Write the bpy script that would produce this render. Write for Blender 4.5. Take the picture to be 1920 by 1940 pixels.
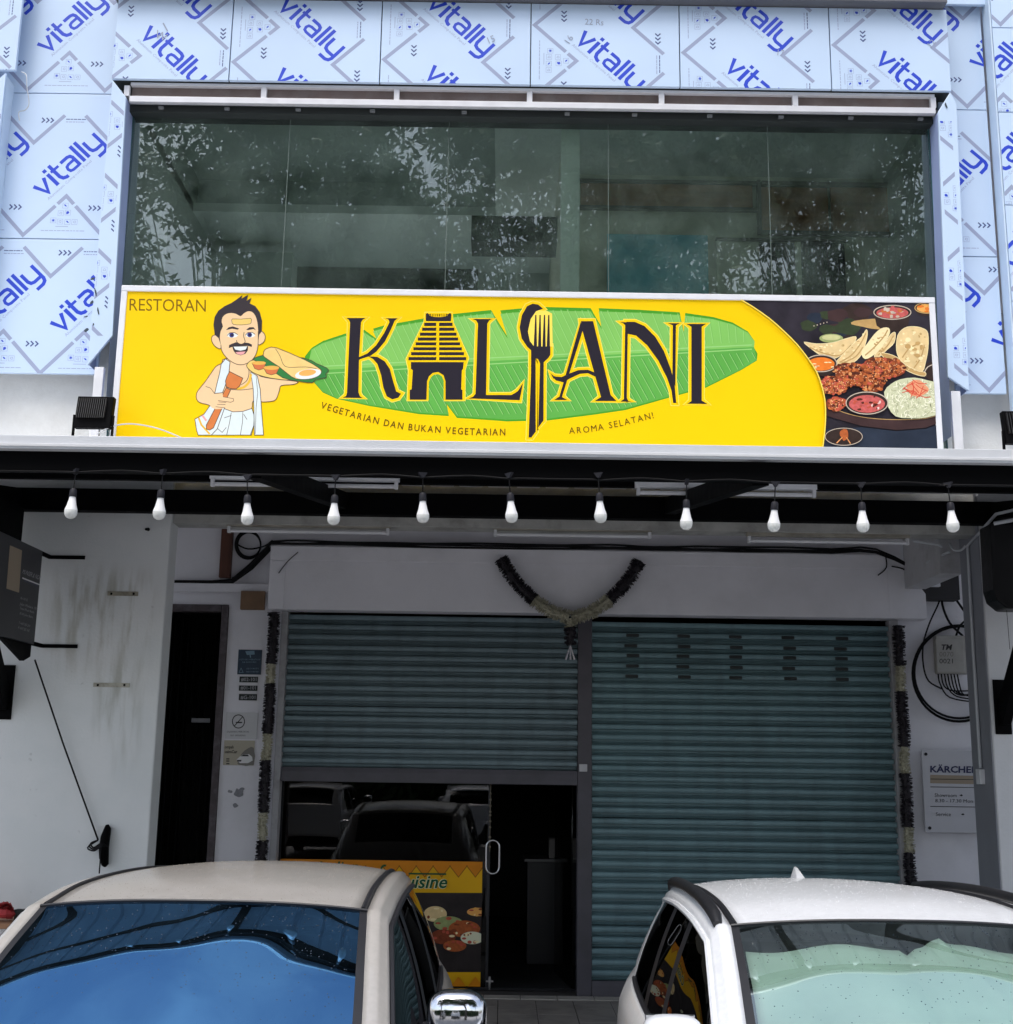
import bpy, bmesh, math, random
import numpy as np
from math import sin, cos, pi, radians, sqrt, atan2
from mathutils import Vector, Matrix

random.seed(7); np.random.seed(7)
SC = bpy.context.scene
COL = SC.collection
for o in list(bpy.data.objects): bpy.data.objects.remove(o)

# ------------------------------------------------------------------ camera
FPX, PCX, PCY = 2330.0, 960.0, 970.0
PITCH, ROLL, CAMH = radians(11.6), radians(0.85), 2.13
cam_d = bpy.data.cameras.new('camera'); cam = bpy.data.objects.new('camera', cam_d); COL.objects.link(cam)
cam_d.sensor_fit = 'HORIZONTAL'; cam_d.sensor_width = 36.0; cam_d.lens = 36.0 * FPX / 1920.0
cam_d.clip_start = 0.05; cam_d.clip_end = 2000
_fw = Vector((0, cos(PITCH), sin(PITCH))); _up = Vector((0, -sin(PITCH), cos(PITCH))); _rt = Vector((1, 0, 0))
_R = cos(ROLL) * _rt + sin(ROLL) * _up; _U = -sin(ROLL) * _rt + cos(ROLL) * _up
cam.matrix_world = Matrix(((_R.x, _U.x, -_fw.x, 0), (_R.y, _U.y, -_fw.y, 0), (_R.z, _U.z, -_fw.z, CAMH), (0, 0, 0, 1)))
SC.camera = cam
def fp(px, py, Y):
    """survey point of the photograph (source pixels) on the vertical plane Y -> (X, Z)"""
    u = (px - PCX) / FPX; v = -(py - PCY) / FPX; c, s = cos(ROLL), sin(ROLL)
    r = u * c - v * s; up = u * s + v * c
    dy = cos(PITCH) - up * sin(PITCH); dz = sin(PITCH) + up * cos(PITCH); t = Y / dy
    return r * t, CAMH + dz * t

# ------------------------------------------------------------------ world, sun, exposure
SUN_EL, SUN_ROT = radians(66), radians(200)
W = bpy.data.worlds.new('World'); SC.world = W; W.use_nodes = True
nt = W.node_tree; nt.nodes.clear()
wo = nt.nodes.new('ShaderNodeOutputWorld'); bg = nt.nodes.new('ShaderNodeBackground'); sky = nt.nodes.new('ShaderNodeTexSky')
sky.sky_type = 'NISHITA'; sky.sun_disc = False; sky.sun_elevation = SUN_EL; sky.sun_rotation = SUN_ROT
sky.air_density = 1.0; sky.dust_density = 3.0; sky.ozone_density = 1.5
hs = nt.nodes.new('ShaderNodeHueSaturation'); hs.inputs['Saturation'].default_value = 0.72
nt.links.new(sky.outputs[0], hs.inputs['Color'])
# broken cloud over the whole sky
tcw = nt.nodes.new('ShaderNodeTexCoord'); nzw = nt.nodes.new('ShaderNodeTexNoise'); nzw.inputs['Scale'].default_value = 3.2; nzw.inputs['Detail'].default_value = 7
rmw = nt.nodes.new('ShaderNodeMapRange'); rmw.interpolation_type = 'SMOOTHSTEP'; rmw.inputs[1].default_value = 0.42; rmw.inputs[2].default_value = 0.68; rmw.inputs[4].default_value = 0.75
hs2 = nt.nodes.new('ShaderNodeHueSaturation'); hs2.inputs['Saturation'].default_value = 0.25; hs2.inputs['Value'].default_value = 1.35; mxw = nt.nodes.new('ShaderNodeMix'); mxw.data_type = 'RGBA'
nt.links.new(tcw.outputs['Generated'], nzw.inputs['Vector']); nt.links.new(nzw.outputs['Fac'], rmw.inputs[0]); nt.links.new(rmw.outputs[0], mxw.inputs['Factor'])
nt.links.new(sky.outputs[0], hs2.inputs['Color']); nt.links.new(hs.outputs[0], mxw.inputs['A']); nt.links.new(hs2.outputs[0], mxw.inputs['B']); nt.links.new(mxw.outputs['Result'], bg.inputs[0])
bg.inputs[1].default_value = 0.14; nt.links.new(bg.outputs[0], wo.inputs[0])
sl = bpy.data.lights.new('sun', 'SUN'); sl.energy = 1.2; sl.angle = radians(28); sl.color = (1.0, 0.97, 0.93)
so = bpy.data.objects.new('sun', sl); COL.objects.link(so)
_d = Vector((sin(SUN_ROT) * cos(SUN_EL), cos(SUN_ROT) * cos(SUN_EL), sin(SUN_EL)))
so.rotation_euler = _d.to_track_quat('Z', 'Y').to_euler(); so.location = (0, 0, 30)
SC.view_settings.view_transform = 'Standard'; SC.view_settings.look = 'None'
SC.view_settings.gamma = 1; SC.view_settings.exposure = 1.0
SC.render.engine = 'CYCLES'; SC.cycles.max_bounces = 10; SC.cycles.transparent_max_bounces = 16
SC.render.film_transparent = False

# ------------------------------------------------------------------ materials
MATS = {}
def sr(r, g, b):
    f = lambda c: (c / 255) / 12.92 if c / 255 <= 0.04045 else ((c / 255 + 0.055) / 1.055) ** 2.4
    return (f(r), f(g), f(b))
def mat(name, col, rough=0.6, metal=0.0, var=0.08, vs=5.0, bump=0.0, bs=90.0, spec=0.5, coat=0.0, grime=0.0, gcol=(0.03, 0.03, 0.025), gs=2.5, stretch=(1, 1, 1)):
    if name in MATS: return MATS[name]
    m = bpy.data.materials.new(name); m.use_nodes = True; N = m.node_tree.nodes; L = m.node_tree.links
    b = N['Principled BSDF']; b.inputs['Roughness'].default_value = rough; b.inputs['Metallic'].default_value = metal
    b.inputs['Specular IOR Level'].default_value = spec; b.inputs['Coat Weight'].default_value = coat
    c = (*col, 1)
    if var <= 0 and grime <= 0 and bump <= 0:
        b.inputs['Base Color'].default_value = c; MATS[name] = m; return m
    g = N.new('ShaderNodeNewGeometry'); mp = N.new('ShaderNodeMapping'); mp.inputs['Scale'].default_value = stretch
    L.new(g.outputs['Position'], mp.inputs['Vector'])
    n = N.new('ShaderNodeTexNoise'); n.inputs['Scale'].default_value = vs; n.inputs['Detail'].default_value = 5
    L.new(mp.outputs[0], n.inputs['Vector'])
    mx = N.new('ShaderNodeMix'); mx.data_type = 'RGBA'
    mx.inputs['A'].default_value = (*[max(0, x * (1 - var * 1.6)) for x in col], 1)
    mx.inputs['B'].default_value = (*[min(1, x * (1 + var * 1.6)) for x in col], 1)
    L.new(n.outputs['Fac'], mx.inputs['Factor']); out = mx.outputs['Result']
    if grime > 0:
        n2 = N.new('ShaderNodeTexNoise'); n2.inputs['Scale'].default_value = gs; n2.inputs['Detail'].default_value = 7; n2.inputs['Roughness'].default_value = 0.65
        L.new(mp.outputs[0], n2.inputs['Vector'])
        rp = N.new('ShaderNodeValToRGB'); rp.color_ramp.elements[0].position = 0.48; rp.color_ramp.elements[1].position = 0.75
        rp.color_ramp.elements[1].color = (grime, grime, grime, 1)
        L.new(n2.outputs['Fac'], rp.inputs[0])
        m2 = N.new('ShaderNodeMix'); m2.data_type = 'RGBA'; L.new(rp.outputs[0], m2.inputs['Factor']); L.new(out, m2.inputs['A']); m2.inputs['B'].default_value = (*gcol, 1)
        out = m2.outputs['Result']
    L.new(out, b.inputs['Base Color'])
    rr = N.new('ShaderNodeMapRange'); rr.inputs['To Min'].default_value = max(0.02, rough * 0.85); rr.inputs['To Max'].default_value = min(1, rough * 1.15)
    L.new(n.outputs['Fac'], rr.inputs['Value']); L.new(rr.outputs[0], b.inputs['Roughness'])
    if bump > 0:
        n3 = N.new('ShaderNodeTexNoise'); n3.inputs['Scale'].default_value = bs; n3.inputs['Detail'].default_value = 4
        L.new(g.outputs['Position'], n3.inputs['Vector'])
        bp = N.new('ShaderNodeBump'); bp.inputs['Strength'].default_value = bump; bp.inputs['Distance'].default_value = 0.01
        L.new(n3.outputs['Fac'], bp.inputs['Height']); L.new(bp.outputs[0], b.inputs['Normal'])
    MATS[name] = m; return m
def glass(name, tint, refl=0.09, rough=0.0, ior=1.5, rcol=(1, 1, 1), wav=0.0, dirt_haze=0.0, dcol=(0.4, 0.45, 0.42)):
    """thin tinted pane: transparent body, fresnel mirror on top, optional film of dust and pale haze and slight waviness"""
    if name in MATS: return MATS[name]
    m = bpy.data.materials.new(name); m.use_nodes = True; N = m.node_tree.nodes; L = m.node_tree.links; N.clear()
    o = N.new('ShaderNodeOutputMaterial'); t = N.new('ShaderNodeBsdfTransparent'); t.inputs[0].default_value = (*tint, 1)
    gl = N.new('ShaderNodeBsdfGlossy'); gl.inputs['Roughness'].default_value = rough; gl.inputs[0].default_value = (*rcol, 1)
    fr = N.new('ShaderNodeFresnel'); fr.inputs['IOR'].default_value = ior
    ma = N.new('ShaderNodeMath'); ma.operation = 'ADD'; ma.use_clamp = True; ma.inputs[1].default_value = refl
    L.new(fr.outputs[0], ma.inputs[0])
    mx = N.new('ShaderNodeMixShader'); body = t.outputs[0]
    g = N.new('ShaderNodeNewGeometry')
    if dirt_haze > 0:
        df = N.new('ShaderNodeBsdfDiffuse'); df.inputs[0].default_value = (*dcol, 1)
        n = N.new('ShaderNodeTexNoise'); n.inputs['Scale'].default_value = 3.0; n.inputs['Detail'].default_value = 8
        L.new(g.outputs['Position'], n.inputs['Vector'])
        mr = N.new('ShaderNodeMapRange'); mr.inputs['From Min'].default_value = 0.3; mr.inputs['From Max'].default_value = 0.75; mr.inputs['To Max'].default_value = dirt_haze
        L.new(n.outputs['Fac'], mr.inputs['Value'])
        m1 = N.new('ShaderNodeMixShader'); L.new(mr.outputs[0], m1.inputs[0]); L.new(body, m1.inputs[1]); L.new(df.outputs[0], m1.inputs[2]); body = m1.outputs[0]
    if wav > 0:
        n = N.new('ShaderNodeTexNoise'); n.inputs['Scale'].default_value = 1.6; n.inputs['Detail'].default_value = 1
        L.new(g.outputs['Position'], n.inputs['Vector'])
        bp = N.new('ShaderNodeBump'); bp.inputs['Strength'].default_value = wav; bp.inputs['Distance'].default_value = 0.1
        L.new(n.outputs['Fac'], bp.inputs['Height']); L.new(bp.outputs[0], gl.inputs['Normal'])
    L.new(ma.outputs[0], mx.inputs[0]); L.new(body, mx.inputs[1]); L.new(gl.outputs[0], mx.inputs[2]); L.new(mx.outputs[0], o.inputs[0])
    MATS[name] = m; return m

# ------------------------------------------------------------------ builders
ORG = {}
def org(o): return ORG.get(o.name, Vector((0, 0, 0))) if o else Vector((0, 0, 0))
def tag(o, label=None, cat=None, group=None, kind=None):
    if label: o['label'] = label
    if cat: o['category'] = cat
    if group: o['group'] = group
    if kind: o['kind'] = kind
    return o
def empty(name, loc, label=None, cat=None, group=None):
    o = bpy.data.objects.new(name, None); COL.objects.link(o); o.location = loc; o.empty_display_size = 0.1
    ORG[o.name] = Vector(loc); return tag(o, label, cat, group)
class MB:
    def __init__(s): s.v = []; s.f = []; s.m = []
    def add(s, vs, fs, mi=0):
        n = len(s.v); s.v += [tuple(p) for p in vs]; s.f += [tuple(i + n for i in f) for f in fs]; s.m += [mi] * len(fs); return s
    def box(s, x0, x1, y0, y1, z0, z1, mi=0):
        return s.add([(x0, y0, z0), (x1, y0, z0), (x1, y1, z0), (x0, y1, z0), (x0, y0, z1), (x1, y0, z1), (x1, y1, z1), (x0, y1, z1)],
                     [(0, 3, 2, 1), (4, 5, 6, 7), (0, 1, 5, 4), (1, 2, 6, 5), (2, 3, 7, 6), (3, 0, 4, 7)], mi)
    def prism(s, pts, d, mi=0):
        """pts: 3d polygon, extruded by vector d"""
        n = len(pts); d = Vector(d); vs = [Vector(p) for p in pts] + [Vector(p) + d for p in pts]
        return s.add(vs, [tuple(range(n))[::-1], tuple(range(n, 2 * n))] + [(i, (i + 1) % n, n + (i + 1) % n, n + i) for i in range(n)], mi)
    def tube(s, pts, r, seg=8, mi=0, cap=True, closed=False):
        P = [Vector(p) for p in pts]; n = len(P); rs = r if isinstance(r, (list, tuple)) else [r] * n
        T = []
        for i in range(n):
            a = P[(i - 1) % n] if (i > 0 or closed) else P[0]; b = P[(i + 1) % n] if (i < n - 1 or closed) else P[-1]
            t = (b - a); T.append(t.normalized() if t.length > 1e-9 else Vector((0, 0, 1)))
        u = T[0].orthogonal().normalized(); vs = []
        for i in range(n):
            u = (u - T[i] * u.dot(T[i])).normalized(); w = T[i].cross(u)
            for k in range(seg):
                a = 2 * pi * k / seg; vs.append(P[i] + (u * cos(a) + w * sin(a)) * rs[i])
        fs = []
        for i in range(n if closed else n - 1):
            j = (i + 1) % n
            for k in range(seg): fs.append((i * seg + k, i * seg + (k + 1) % seg, j * seg + (k + 1) % seg, j * seg + k))
        if cap and not closed: fs += [tuple(range(seg))[::-1], tuple(range((n - 1) * seg, n * seg))]
        return s.add(vs, fs, mi)
    def lathe(s, prof, c=(0, 0, 0), seg=16, mi=0):
        n = len(prof); vs = []
        for r, z in prof:
            for k in range(seg): a = 2 * pi * k / seg; vs.append((c[0] + r * cos(a), c[1] + r * sin(a), c[2] + z))
        fs = [(i * seg + k, i * seg + (k + 1) % seg, (i + 1) * seg + (k + 1) % seg, (i + 1) * seg + k) for i in range(n - 1) for k in range(seg)]
        return s.add(vs, fs, mi)
    def build(s, name, mats, parent=None, base=None, smooth=False, bevel=0.0, ang=40):
        if not isinstance(mats, (list, tuple)): mats = [mats]
        o0 = org(parent) if parent else Vector(base if base else (0, 0, 0))
        me = bpy.data.meshes.new(name); me.from_pydata([(x - o0.x, y - o0.y, z - o0.z) for x, y, z in s.v], [], s.f)
        for m in mats: me.materials.append(m)
        if len(mats) > 1: me.polygons.foreach_set('material_index', s.m)
        me.update()
        if smooth:
            me.polygons.foreach_set('use_smooth', [True] * len(me.polygons)); me.set_sharp_from_angle(angle=radians(ang))
        o = bpy.data.objects.new(name, me); COL.objects.link(o)
        if parent: o.parent = parent
        else: o.location = o0
        ORG[o.name] = o0
        if bevel > 0:
            b = o.modifiers.new('bevel', 'BEVEL'); b.width = bevel; b.segments = 2; b.limit_method = 'ANGLE'; b.angle_limit = radians(40)
        return o
def bx(name, m, parent, x0, x1, y0, y1, z0, z1, bevel=0.004, **k): return MB().box(x0, x1, y0, y1, z0, z1).build(name, m, parent, bevel=bevel, **k)
def copy_obj(o, parent, loc=None):
    c = o.copy(); COL.objects.link(c); c.parent = parent
    if loc is not None: c.location = loc
    ORG[c.name] = ORG.get(o.name, Vector((0, 0, 0))); return c

# flat print: polygons painted one above the other on a plane, each a hair proud of the last
class Print:
    def __init__(s, mapf, n=(0, -1, 0), step=0.0001, clip=None, wclip=None):
        s.wclip = wclip
        s.mapf = mapf; s.n = Vector(n); s.step = step; s.k = 1; s.mb = {}; s.clip = clip; s.cur = None; s.cnt = 0; s.fclip = None
    def part(s, name): s.cnt += 1; s.cur = (name, s.cnt) if name else None
    def put(s, polys, m, k=None):
        if k is None: s.k += 1; k = s.k
        mb = s.mb.setdefault((s.cur, m), MB())
        for p in polys:
            if s.clip: p = clip_poly(p, s.clip)
            if s.fclip and len(p) >= 3: p = s.fclip(p)
            if len(p) < 3: continue
            if s.wclip:
                w = [s.mapf(*q) for q in p]
                if any(not (s.wclip[0] <= a[0] <= s.wclip[1] and s.wclip[2] <= a[2] <= s.wclip[3]) for a in w):
                    w2 = clip_poly([(a[0], a[2]) for a in w], s.wclip)
                    if len(w2) >= 3: mb.add([Vector((a, w[0][1], b)) + s.n * (s.step * k) for a, b in w2], [tuple(range(len(w2)))])
                    continue
            mb.add([Vector(s.mapf(*q)) + s.n * (s.step * k) for q in p], [tuple(range(len(p)))])
    def poly(s, pts, m, k=None): s.put([pts], m, k)
    def stroke(s, pts, w, m, closed=False, k=None, mit=1.6): s.put(stroke_quads(pts, w, closed, mit), m, k)
    def ell(s, cx, cy, rx, ry, m, rot=0, n=28, k=None):
        c, t = cos(rot), sin(rot)
        s.put([[(cx + rx * cos(a) * c - ry * sin(a) * t, cy + rx * cos(a) * t + ry * sin(a) * c) for a in [2 * pi * i / n for i in range(n)]]], m, k)
    def build(s, names, parent):
        out = []
        for (cur, m), mb in s.mb.items():
            if mb.f: out.append(mb.build(cur[0] if cur else (names.get(m, 'print') if isinstance(names, dict) else names), m, parent))
        return out
def stroke_quads(pts, w, closed=False, mit=1.6):
    P = [Vector((*p, 0)) for p in pts]; n = len(P); A = []; B = []
    for i in range(n):
        a = P[i - 1] if (i > 0 or closed) else None; b = P[(i + 1) % n] if (i < n - 1 or closed) else None
        d1 = (P[i] - a).normalized() if a is not None else None; d2 = (b - P[i]).normalized() if b is not None else None
        if d1 is None: d1 = d2
        if d2 is None: d2 = d1
        n1 = Vector((-d1.y, d1.x, 0)); n2 = Vector((-d2.y, d2.x, 0)); nn = n1 + n2
        if nn.length < 1e-6: nn = n1
        nn.normalize(); l = min(mit, 1 / max(0.2, nn.dot(n1)))
        A.append(P[i] + nn * (w / 2 * l)); B.append(P[i] - nn * (w / 2 * l))
    q = []
    for i in range(n if closed else n - 1):
        j = (i + 1) % n; q.append([A[i].to_2d().to_tuple(), A[j].to_2d().to_tuple(), B[j].to_2d().to_tuple(), B[i].to_2d().to_tuple()])
    return q
def clip_poly(p, r):
    x0, x1, y0, y1 = r
    for ax, v, sg in ((0, x0, 1), (0, x1, -1), (1, y0, 1), (1, y1, -1)):
        o = []
        for i in range(len(p)):
            a, b = p[i - 1], p[i]; da, db = (a[ax] - v) * sg, (b[ax] - v) * sg
            if (da >= 0) != (db >= 0):
                t = da / (da - db); o.append((a[0] + (b[0] - a[0]) * t, a[1] + (b[1] - a[1]) * t))
            if db >= 0: o.append(b)
        p = o
        if len(p) < 3: return []
    return p
_tc = {}
def text_polys(t, res=2, shear=0.0, bold=0.0):
    """filled outlines of a string in the built-in font (triangles), 1 unit high; returns polys and width"""
    key = (t, res, shear, bold)
    if key in _tc: return _tc[key]
    c = bpy.data.curves.new('t', 'FONT'); c.body = t; c.resolution_u = res; c.shear = shear; c.offset = bold; c.size = 1
    o = bpy.data.objects.new('t', c); COL.objects.link(o); bpy.context.view_layer.update()
    me = o.to_mesh(); V = [v.co.copy() for v in me.vertices]
    r = [[(V[i].x, V[i].y) for i in p.vertices] for p in me.polygons]
    w = max([v.x for v in V], default=0.3); o.to_mesh_clear(); bpy.data.objects.remove(o); bpy.data.curves.remove(c)
    _tc[key] = (r, w); return _tc[key]
def put_text(pr, t, x, y, size, m, ang=0.0, down=True, width=None, res=2, shear=0.0, bold=0.0, k=None, ysc=1.0):
    """left-baseline at (x, y) in print units (down: y axis points down)"""
    ps, w = text_polys(t, res, shear, bold); sx = size if width is None else width / w
    s = -1 if down else 1; c, q = cos(ang), sin(ang); out = []
    for p in ps:
        o = []
        for a, b in p:
            a2 = a * sx; b2 = b * size * ysc * s; o.append((x + a2 * c - b2 * q, y + a2 * q + b2 * c))
        out.append(o)
    pr.put(out, m, k)
def smooth_loop(pts, n=4, closed=True):
    P = [Vector((*p, 0)) if len(p) == 2 else Vector(p) for p in pts]; N = len(P); out = []
    for i in range(N if closed else N - 1):
        p0 = P[(i - 1) % N] if (closed or i > 0) else P[0]; p1 = P[i]; p2 = P[(i + 1) % N]; p3 = P[(i + 2) % N] if (closed or i + 2 < N) else P[-1]
        for j in range(n):
            t = j / n
            out.append(0.5 * ((2 * p1) + (p2 - p0) * t + (2 * p0 - 5 * p1 + 4 * p2 - p3) * t * t + (3 * p1 - p0 - 3 * p2 + p3) * t ** 3))
    if not closed: out.append(P[-1])
    return [v.to_2d().to_tuple() for v in out] if len(pts[0]) == 2 else out

# ------------------------------------------------------------------ shared materials
M_asphalt = mat('pale_bounce_ground', (0.32, 0.315, 0.31), 0.9, var=0.15, vs=30, bump=0.4, bs=200, grime=0.35, gcol=(0.12, 0.12, 0.12))  # unseen ground, coloured pale to bounce light up under the awning
M_tile = mat('floor_tile_glaze', (0.30, 0.27, 0.24), 0.45, var=0.22, vs=9, grime=0.55, gs=5)
M_tile2 = mat('border_tile_glaze', (0.48, 0.45, 0.40), 0.45, var=0.18, vs=9, grime=0.5, gs=5)
M_grout = mat('grout', (0.07, 0.065, 0.06), 0.95)
M_wall = mat('white_plaster', (0.80, 0.79, 0.83), 0.85, var=0.06, vs=3, bump=0.15, bs=60, grime=0.18, gcol=(0.3, 0.3, 0.28), gs=1.6)
M_soffit = mat('soffit_paint', (0.5, 0.5, 0.52), 0.9, var=0.12, vs=3, bump=0.15, grime=0.5, gcol=(0.12, 0.11, 0.09), gs=3)
M_beamp = mat('weathered_beam_paint', (0.42, 0.42, 0.40), 0.9, var=0.2, vs=6, bump=0.3, bs=70, grime=0.6, gcol=(0.10, 0.09, 0.07), gs=4)
M_film = mat('cladding_film', sr(194, 214, 238), 0.30, var=0.05, vs=1.3, bump=0.10, bs=5)
M_filmgrey = mat('film_grey_band', sr(150, 160, 188), 0.34, var=0.02)
M_filmblue = mat('film_blue_ink', sr(34, 66, 196), 0.34, var=0.06, vs=3)
M_filmnavy = mat('film_navy_ink', sr(62, 76, 128), 0.36, var=0.0)
M_filmpale = mat('film_pale_ink', sr(150, 163, 196), 0.36, var=0.0)
M_alu = mat('white_aluminium', (0.70, 0.71, 0.74), 0.38, metal=0.0, var=0.07, vs=7, spec=0.6, grime=0.1, gcol=(0.3, 0.3, 0.3))
M_brown = mat('rust_primer_board', (0.17, 0.13, 0.12), 0.8, var=0.3, vs=4, grime=0.4, gcol=(0.28, 0.27, 0.27), gs=5)
M_black = mat('black_paint_steel', (0.0025, 0.0025, 0.003), 0.6, var=0.2, vs=10, spec=0.04)
M_darkgap = mat('dark_gap_and_plate', (0.015, 0.02, 0.02), 0.7)
M_sheet = mat('awning_sheet', (0.74, 0.76, 0.80), 0.45, var=0.1, vs=6)
M_dark = mat('dark_interior', (0.035, 0.034, 0.038), 0.8, var=0.2)
M_shut = mat('teal_shutter_paint', (0.15, 0.25, 0.275), 0.45, var=0.16, vs=3.5, spec=0.5, grime=0.45, gcol=(0.07, 0.09, 0.095), gs=3.2, stretch=(2.2, 1, 0.5))
M_shutd = mat('shutter_bar_paint', (0.075, 0.07, 0.085), 0.55, var=0.2, vs=6, grime=0.4)
M_guide = mat('guide_rail_paint', (0.36, 0.36, 0.38), 0.6, var=0.12, vs=5, grime=0.5, gcol=(0.08, 0.07, 0.06), gs=7)
M_pvc = mat('grey_white_pvc', (0.48, 0.50, 0.53), 0.5, var=0.08)
M_cable = mat('black_cable', (0.006, 0.006, 0.007), 0.55, var=0.0, spec=0.15)
M_white = mat('white_print', (0.75, 0.75, 0.75), 0.6, var=0.0)
M_ink = mat('black_ink', (0.02, 0.02, 0.022), 0.6, var=0.0)

def pier_material():
    m = bpy.data.materials.new('stained_pier_plaster'); m.use_nodes = True; N = m.node_tree.nodes; L = m.node_tree.links
    b = N['Principled BSDF']; b.inputs['Roughness'].default_value = 0.85
    g = N.new('ShaderNodeNewGeometry'); sp = N.new('ShaderNodeSeparateXYZ'); L.new(g.outputs['Position'], sp.inputs[0])
    def rng(sock, a, c, d=0.0, e=1.0):
        r = N.new('ShaderNodeMapRange'); r.interpolation_type = 'SMOOTHSTEP'; r.inputs[1].default_value = a; r.inputs[2].default_value = c; r.inputs[3].default_value = d; r.inputs[4].default_value = e
        L.new(sock, r.inputs[0]); return r.outputs[0]
    def mul(a, c):
        r = N.new('ShaderNodeMath'); r.operation = 'MULTIPLY'; L.new(a, r.inputs[0])
        if isinstance(c, float): r.inputs[1].default_value = c
        else: L.new(c, r.inputs[1])
        return r.outputs[0]
    def noise(sc, st, det=6):
        mp = N.new('ShaderNodeMapping'); mp.inputs['Scale'].default_value = st; L.new(g.outputs['Position'], mp.inputs[0])
        n = N.new('ShaderNodeTexNoise'); n.inputs['Scale'].default_value = sc; n.inputs['Detail'].default_value = det; L.new(mp.outputs[0], n.inputs['Vector']); return n.outputs['Fac']
    def mix(fac, a, col):
        r = N.new('ShaderNodeMix'); r.data_type = 'RGBA'; L.new(fac, r.inputs['Factor'])
        if isinstance(a, tuple): r.inputs['A'].default_value = (*a, 1)
        else: L.new(a, r.inputs['A'])
        r.inputs['B'].default_value = (*col, 1); return r.outputs['Result']
    streak = noise(5, (2.2, 1, 0.35)); patch = noise(3, (1, 1, 1))
    band = mul(mul(rng(sp.outputs['Z'], 2.55, 3.2), rng(sp.outputs['Z'], 3.62, 3.35)), mul(rng(sp.outputs['X'], -3.55, -3.2), rng(sp.outputs['X'], -2.55, -2.8)))
    low = mul(mul(rng(sp.outputs['Z'], 1.9, 2.5), rng(sp.outputs['Z'], 3.0, 2.6)), mul(rng(sp.outputs['X'], -3.1, -2.9), rng(sp.outputs['X'], -2.6, -2.78)))
    c = mix(mul(rng(patch, 0.35, 0.7), 0.35), (0.72, 0.74, 0.745), (0.58, 0.63, 0.64))
    c = mix(mul(mul(band, rng(streak, 0.42, 0.66)), 0.66), c, (0.27, 0.25, 0.17))
    c = mix(mul(mul(low, rng(streak, 0.45, 0.7)), 0.5), c, (0.22, 0.22, 0.15))
    c = mix(mul(rng(noise(14, (1, 1, 1), 3), 0.70, 0.78), 0.25), c, (0.2, 0.2, 0.2))
    L.new(c, b.inputs['Base Color'])
    bp = N.new('ShaderNodeBump'); bp.inputs['Strength'].default_value = 0.2; bp.inputs['Distance'].default_value = 0.01; L.new(noise(45, (1, 1, 1)), bp.inputs['Height']); L.new(bp.outputs[0], b.inputs['Normal'])
    return m
M_pier = pier_material()

# ------------------------------------------------------------------ ground and walkway
tag(MB().add([(-300, -400, 0), (300, -400, 0), (300, 200, 0), (-300, 200, 0)], [(0, 1, 2, 3)]).build('ground', M_asphalt), kind='structure')
slab = tag(MB().box(-8, 8, 8.7, 18, -0.2, 0.272).build('pavement', M_grout), kind='structure')
tm = MB().box(-0.147, 0.147, -0.147, 0.147, -0.004, 0.008)
t0 = tm.build('tile', M_tile, slab, bevel=0.002); t1 = MB().box(-0.147, 0.147, -0.075, 0.075, -0.004, 0.010).build('tile', M_tile2, slab, bevel=0.002)
first = [True, True]
for i in range(-13, 15):
    for j in range(5):
        o = t0 if first[0] else copy_obj(t0, slab)
        first[0] = False; o.location = (i * 0.3 + 0.14, 10.32 - 0.3 * j, 0.272 + random.uniform(-0.0015, 0.0015))
    o = t1 if first[1] else copy_obj(t1, slab)
    first[1] = False; o.location = (i * 0.3 + 0.02, 10.555, 0.274)

# ------------------------------------------------------------------ the shophouse
B = empty('shophouse', (0.3, 9.2, 0), 'white two-storey shophouse with blue printed cladding film and a dark ground-floor front', 'building')
# ground floor back wall with openings
YS = 10.7
def wallpiece(x0, x1, z0, z1, name='back_wall', y0=YS, y1=YS + 0.2, m=M_wall): return bx(name, m, B, x0, x1, y0, y1, z0, z1, bevel=0.003)
wallpiece(-5, -3.02, 0.25, 4.4); wallpiece(-3.02, 3.95, 3.44, 4.4); wallpiece(-2.41, -1.93, 0.25, 3.44); wallpiece(3.40, 5, 0.25, 3.44); wallpiece(3.95, 5, 3.44, 4.4)
bx('shutter_post', M_shutd, B, 0.635, 0.755, YS - 0.06, YS + 0.12, 0.28, 3.44)
# boxed header above the shutters, with a thin raised rim
hb = bx('shutter_hood', M_wall, B, -2.035, 3.30, 10.5, YS - 0.002, 3.405, 3.955)
MB().box(-2.035, 3.30, 10.488, 10.499, 3.83, 3.955).box(-2.035, -1.90, 10.489, 10.499, 3.407, 3.829).build('hood_rim', M_wall, hb, bevel=0.004)
MB().prism([(3.30, 10.5, 3.405), (3.62, 10.5, 3.405), (3.62, 10.5, 3.62), (3.42, 10.5, 3.90), (3.30, 10.5, 3.955)], (0, 0.19, 0)).build('hood_end', M_wall, hb, bevel=0.003)
# stairwell behind the door opening
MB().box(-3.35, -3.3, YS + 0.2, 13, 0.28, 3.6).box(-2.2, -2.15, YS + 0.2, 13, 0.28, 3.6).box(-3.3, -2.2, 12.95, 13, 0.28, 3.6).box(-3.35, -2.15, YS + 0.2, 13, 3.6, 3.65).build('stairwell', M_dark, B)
MB().box(-2.47, -2.412, YS - 0.02, YS + 0.1, 0.28, 3.46).box(-3.02, -2.471, YS - 0.02, YS + 0.1, 3.40, 3.46).build('door_frame', mat('worn_brown_paint', (0.07, 0.055, 0.06), 0.7, var=0.35, vs=12, grime=0.5, gcol=(0.25, 0.24, 0.26), gs=9), B, bevel=0.004)
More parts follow.
